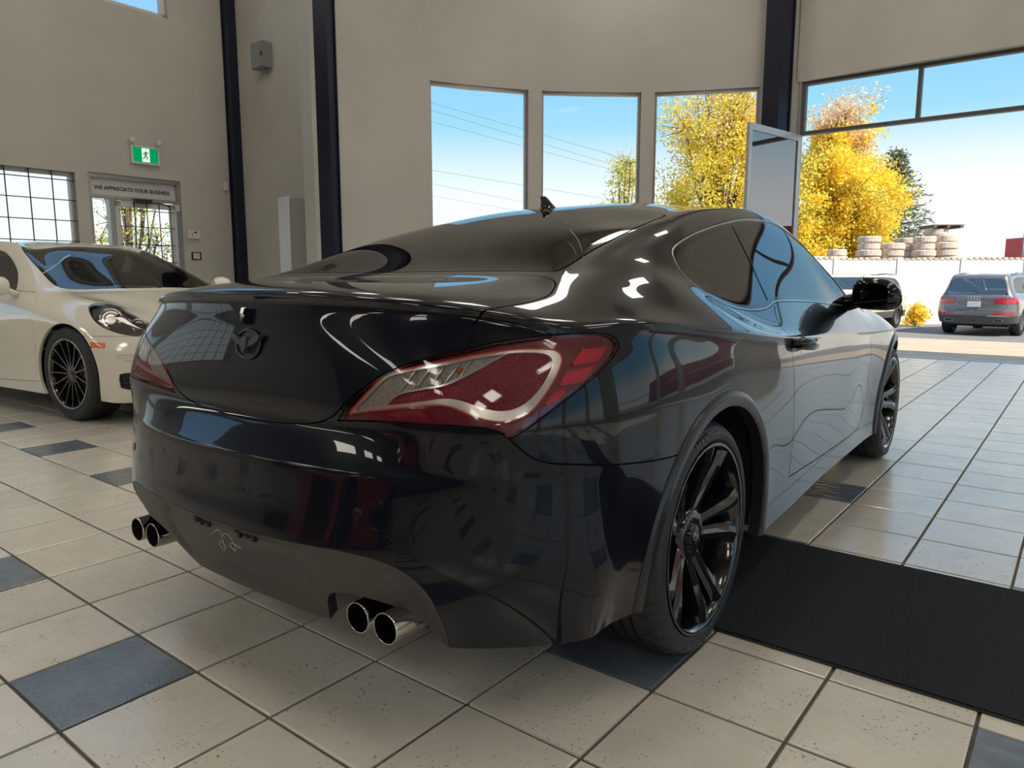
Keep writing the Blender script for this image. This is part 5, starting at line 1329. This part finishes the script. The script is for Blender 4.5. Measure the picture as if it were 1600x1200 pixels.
def build_outside():
    b=MB(); b.add([(-60,10.0,-.01),(40,10.0,-.01),(40,16.4,-.20),(-60,16.4,-.20)],[(0,1,2,3)]); gput(b.build('ground_apron',M_apron,kind='structure'))
    b=MB(); b.add([(-80,16.4,-.20),(60,16.4,-.20),(60,18.5,-.5),(-80,18.5,-.5),(-80,70,-.5),(60,70,-.5)],[(0,1,2,3),(3,2,5,4)]); gput(b.build('ground_asphalt',M_asph,kind='structure'))
    b=MB(); b.add([(-80,-30,-.12),(-9.7,-30,-.12),(-9.7,10,-.12),(-80,10,-.12)],[(0,1,2,3)]); b.add([(8.3,-30,-.12),(60,-30,-.12),(60,10,-.12),(8.3,10,-.12)],[(0,1,2,3)]); gput(b.build('ground_side',M_asph,kind='structure'))
    # white fence made of concrete panels
    root=empty('concrete_fence',world_at(1200,25.6,-.5),math.atan2(R2.y,R2.x),label='long white concrete panel fence across the yard',cat='fence')
    rnd=random.Random(4)
    for k in range(-9,12):
        x0=k*2.2; h=2.30+rnd.uniform(-.02,.02)
        MB().box(x0+.01,x0+2.19,-.05,.05,0,h-.07).build('panel',M_fence,root)
        V=MB(); 
        for q in range(11): V.box(x0+.2*q+.01,x0+.2*q+.14,-.07,.07,h-.07,h+rnd.uniform(-.02,.015))
        V.build('coping',M_ring,root)
    for k in range(-9,13): MB().box(k*2.2-.07,k*2.2+.07,-.09,.09,0,2.30).build('post',M_fence,root)
    # bank behind the fence
    P=[world_at(-900,26.2,-.5),world_at(2600,26.2,-.5),world_at(2600,27.0,1.35),world_at(-900,27.0,1.35),world_at(-2000,60,1.5),world_at(4000,60,1.5)]
    b=MB(); b.add(P,[(0,1,2,3),(3,2,5,4)]); b.build('ground_bank',M_soil,kind='structure')
    # stacks of concrete rings
    st=[(1272,27.6,.34,.26,2,'low'),(1300,27.8,.38,.26,3,'low'),(1347,27.7,.43,.25,5,'a'),(1386,27.7,.42,.25,4,'b'),(1406,28.7,.38,.25,5,'b'),(1432,27.8,.40,.25,5,'c'),(1468,27.8,.40,.26,5,'d'),(1450,29.2,.45,.27,6,'e')]
    names={'low':0}; lay=['bottom','second','third','fourth','top']
    desc=['leftmost low stack behind the fence','second stack from the left behind the fence','tall stack in front of the golden tree','first stack right of the tall one','half hidden stack below the spruce','stack right of the spruce','rightmost stack behind the fence','rear stack under the pallet']
    pos=[['bottom','top'],['bottom','middle','top'],['bottom','second','third','top'],['bottom','second','middle','fourth','top'],['bottom','second','third','fourth','fifth','top']]
    for si,(px,dp,r,h,n,_) in enumerate(st):
        base=world_at(px,dp,1.40)
        for k in range(n):
            rr=r*(1-.06*((k*5+si)%3)); b=MB(); b.lathe([(0,rr*.72),(0,rr),(h*.12,rr*1.04),(h*.80,rr*1.04),(h*.93,rr*.97),(h*.93,rr*.72),(0,rr*.72)],axis='z',n=22,sm=False)
            o=b.build('concrete_ring',M_ring,label='%s concrete ring of the %s'%(pos[n-2][k],desc[si]),cat='ring',group='concrete rings stacked behind the fence'); o.location=base+Vector((((k*3+si)%3-1)*.03,0,k*h))
    top=world_at(1458,29.2,1.40+6*.27)
    pl=empty('wooden_pallet',top,math.atan2(R2.y,R2.x),label='weathered pallet lying on the rear stack of rings',cat='pallet')
    for k in range(6): MB().box(-.6,.6,-.5+.18*k,-.5+.18*k+.12,.10,.13).build('deck_board',M_bark,pl)
    for k in range(3): MB().box(-.6+.52*k,-.6+.52*k+.12,-.5,.5,0,.10).build('stringer',M_bark,pl)
    # lorry and lamp post far right
    root=empty('red_lorry',world_at(1625,46,.3),math.atan2(R2.y,R2.x),label='red lorry standing far behind the fence at the right',cat='truck')
    MB().box(-1.9,1.8,-1.2,1.2,.9,3.3).build('lorry_body',M_red,root); MB().box(-1.8,-.4,-1.23,-1.2,2.2,2.9).build('cab_window',M_gloss,root); MB().box(-2.0,1.9,-1.0,1.0,.5,.9).build('chassis',M_dark,root)
    for x in (-1.2,1.2): b=MB(); b.lathe([(-1.15,0),(-1.15,.5),(-.85,.5),(-.85,0)],axis='y',c=(x,0,.5),n=20); b.build('tire',M_tire,root)
    root=empty('lamp_post',world_at(1586,40,.0),label='thin light pole standing in front of the red lorry',cat='pole')
    MB().tube([(0,0,0),(0,0,4.3)],.045,8).build('pole',M_steel,root); MB().box(-.05,.25,-.06,.06,4.25,4.33).build('lamp_head',M_steel,root)
    # vehicles in the yard
    make_suv('sport_utility_vehicle','dark grey SUV parked outside facing the white fence',tuple(world_at(1534,20.9,-.50)),-YAW-math.radians(8),M_suvpaint)
    make_suv('family_van','pale tan car parked by the fence, mostly hidden by the wing mirror',tuple(world_at(1352,24.2,-.50)),-YAW+math.radians(172),M_vanpaint,rings=False)
    # trees
    tree('autumn_tree','tall yellow autumn tree with bare pinkish top behind the third window','tree',world_at(1108,31,.5),9.1,1.0,3.3,3,36000,[(M_yleaf,0,.74,.60),(M_gleaf,0,.8,.24),(M_pleaf,.60,1,.16)],.070)
    tree('autumn_tree','dense golden autumn tree behind the open glass door and the ring stacks','tree',world_at(1304,37,1.25),8.2,.2,3.3,8,80000,[(M_yleaf,0,.86,.70),(M_gleaf,0,.8,.24),(M_pleaf,.74,1,.06)],.092)
    tree('autumn_tree','sparse small tree at the edge of the second window','tree',world_at(972,37.5,1.25),5.7,.6,1.8,11,3200,[(M_gleaf,0,1,1)],.075)
    spruce('spruce_tree','grey green spruce right of the golden tree',world_at(1380,44,1.35),7.4,3.2,5)
    tree('bush','small yellow bush at the foot of the fence','bush',world_at(1430,24.4,-.50),.70,.05,.42,12,1500,[(M_yleaf,0,1,1)],.05)
    # power lines high over the yard
    lines=[(672,160,984,250),(674,172,960,258),(674,190,960,266),(674,266,968,314),(674,287,820,316),(674,306,820,331)]
    for i,(x0,y0,x1,y1) in enumerate(lines):
        D=45; p=[]
        for t in (-.8,-.4,0,.5,1,1.5,2.2):
            x=x0+(x1-x0)*t; y=y0+(y1-y0)*t
            up=R2.cross(fwd); v=(fwd+R2*((x-800)/1138.43)+up*((600-y)/1138.43)); v=v/v.dot(fwd)*(D+i*1.2); p.append(CAMPOS+v)
        MB().tube(p,.008,5).build('power_line',M_wire,label='thin power line, %s of the six crossing the sky outside'%['topmost','second from the top','third from the top','fourth from the top','second lowest','lowest'][i],cat='cable',group='power lines')
    root=empty('red_reflection_block',g2c(25,41,-.5),-YAW-math.radians(40),label='unseen red container pair added off to the right for the open glass door to mirror',cat='container')  # added out of view: red stand-in for the truck mirrored in the door
    for q in (0,1):
        b=MB(); b.box(-9,9,-1.2,1.2,.1+2.5*q,2.5+2.5*q)
        for k in range(44): b.box(-8.9+.41*k,-8.7+.41*k,-1.25,-1.2,.2+2.5*q,2.4+2.5*q)
        b.build('container_shell',M_red,root)
    # things seen through the exit door and left windows
    tree('garden_tree','sparse yellow green tree outside the exit door','tree',g2c(-15.2,6.35,-.1),4.4,.8,1.1,21,3500,[(M_gleaf,0,1,1)],.035)
    root=empty('brick_building',g2c(-30,9,-.1),-YAW,label='low orange brick building beyond the exit door',cat='building')
    MB().box(-3,3,-9,6,0,1.75).build('wall',M_brick,root); MB().box(-3.1,3.1,-9.1,6.1,1.75,2.0).build('roof',M_wframe,root)
M_brick=noise_mat('orange_brick',(.50,.20,.09),(.58,.26,.13),8,.9)
M_wire=mat('black_cable',(.05,.05,.05),.6)
M_suvpaint=mat('dark_grey_metallic',(.16,.155,.15),.3,metal=.3,coat=1)
M_vanpaint=mat('pale_tan_paint',(.55,.48,.38),.3,coat=.6)

import time; _t=time.time()
build_floor(); build_walls(); build_columns(); build_doors(); build_fixtures(); build_ceiling_lights()
build_outside(); print('TIME room+outside',time.time()-_t)
make_saloon(); make_saloon((-2.6,-5.6,0),math.radians(200),'red four-door saloon parked behind the black coupe, out of view except in reflections',mat('red_paint',(.45,.012,.02),.15,coat=1)); print('TIME saloon',time.time()-_t)
make_coupe(); print('TIME coupe',time.time()-_t)
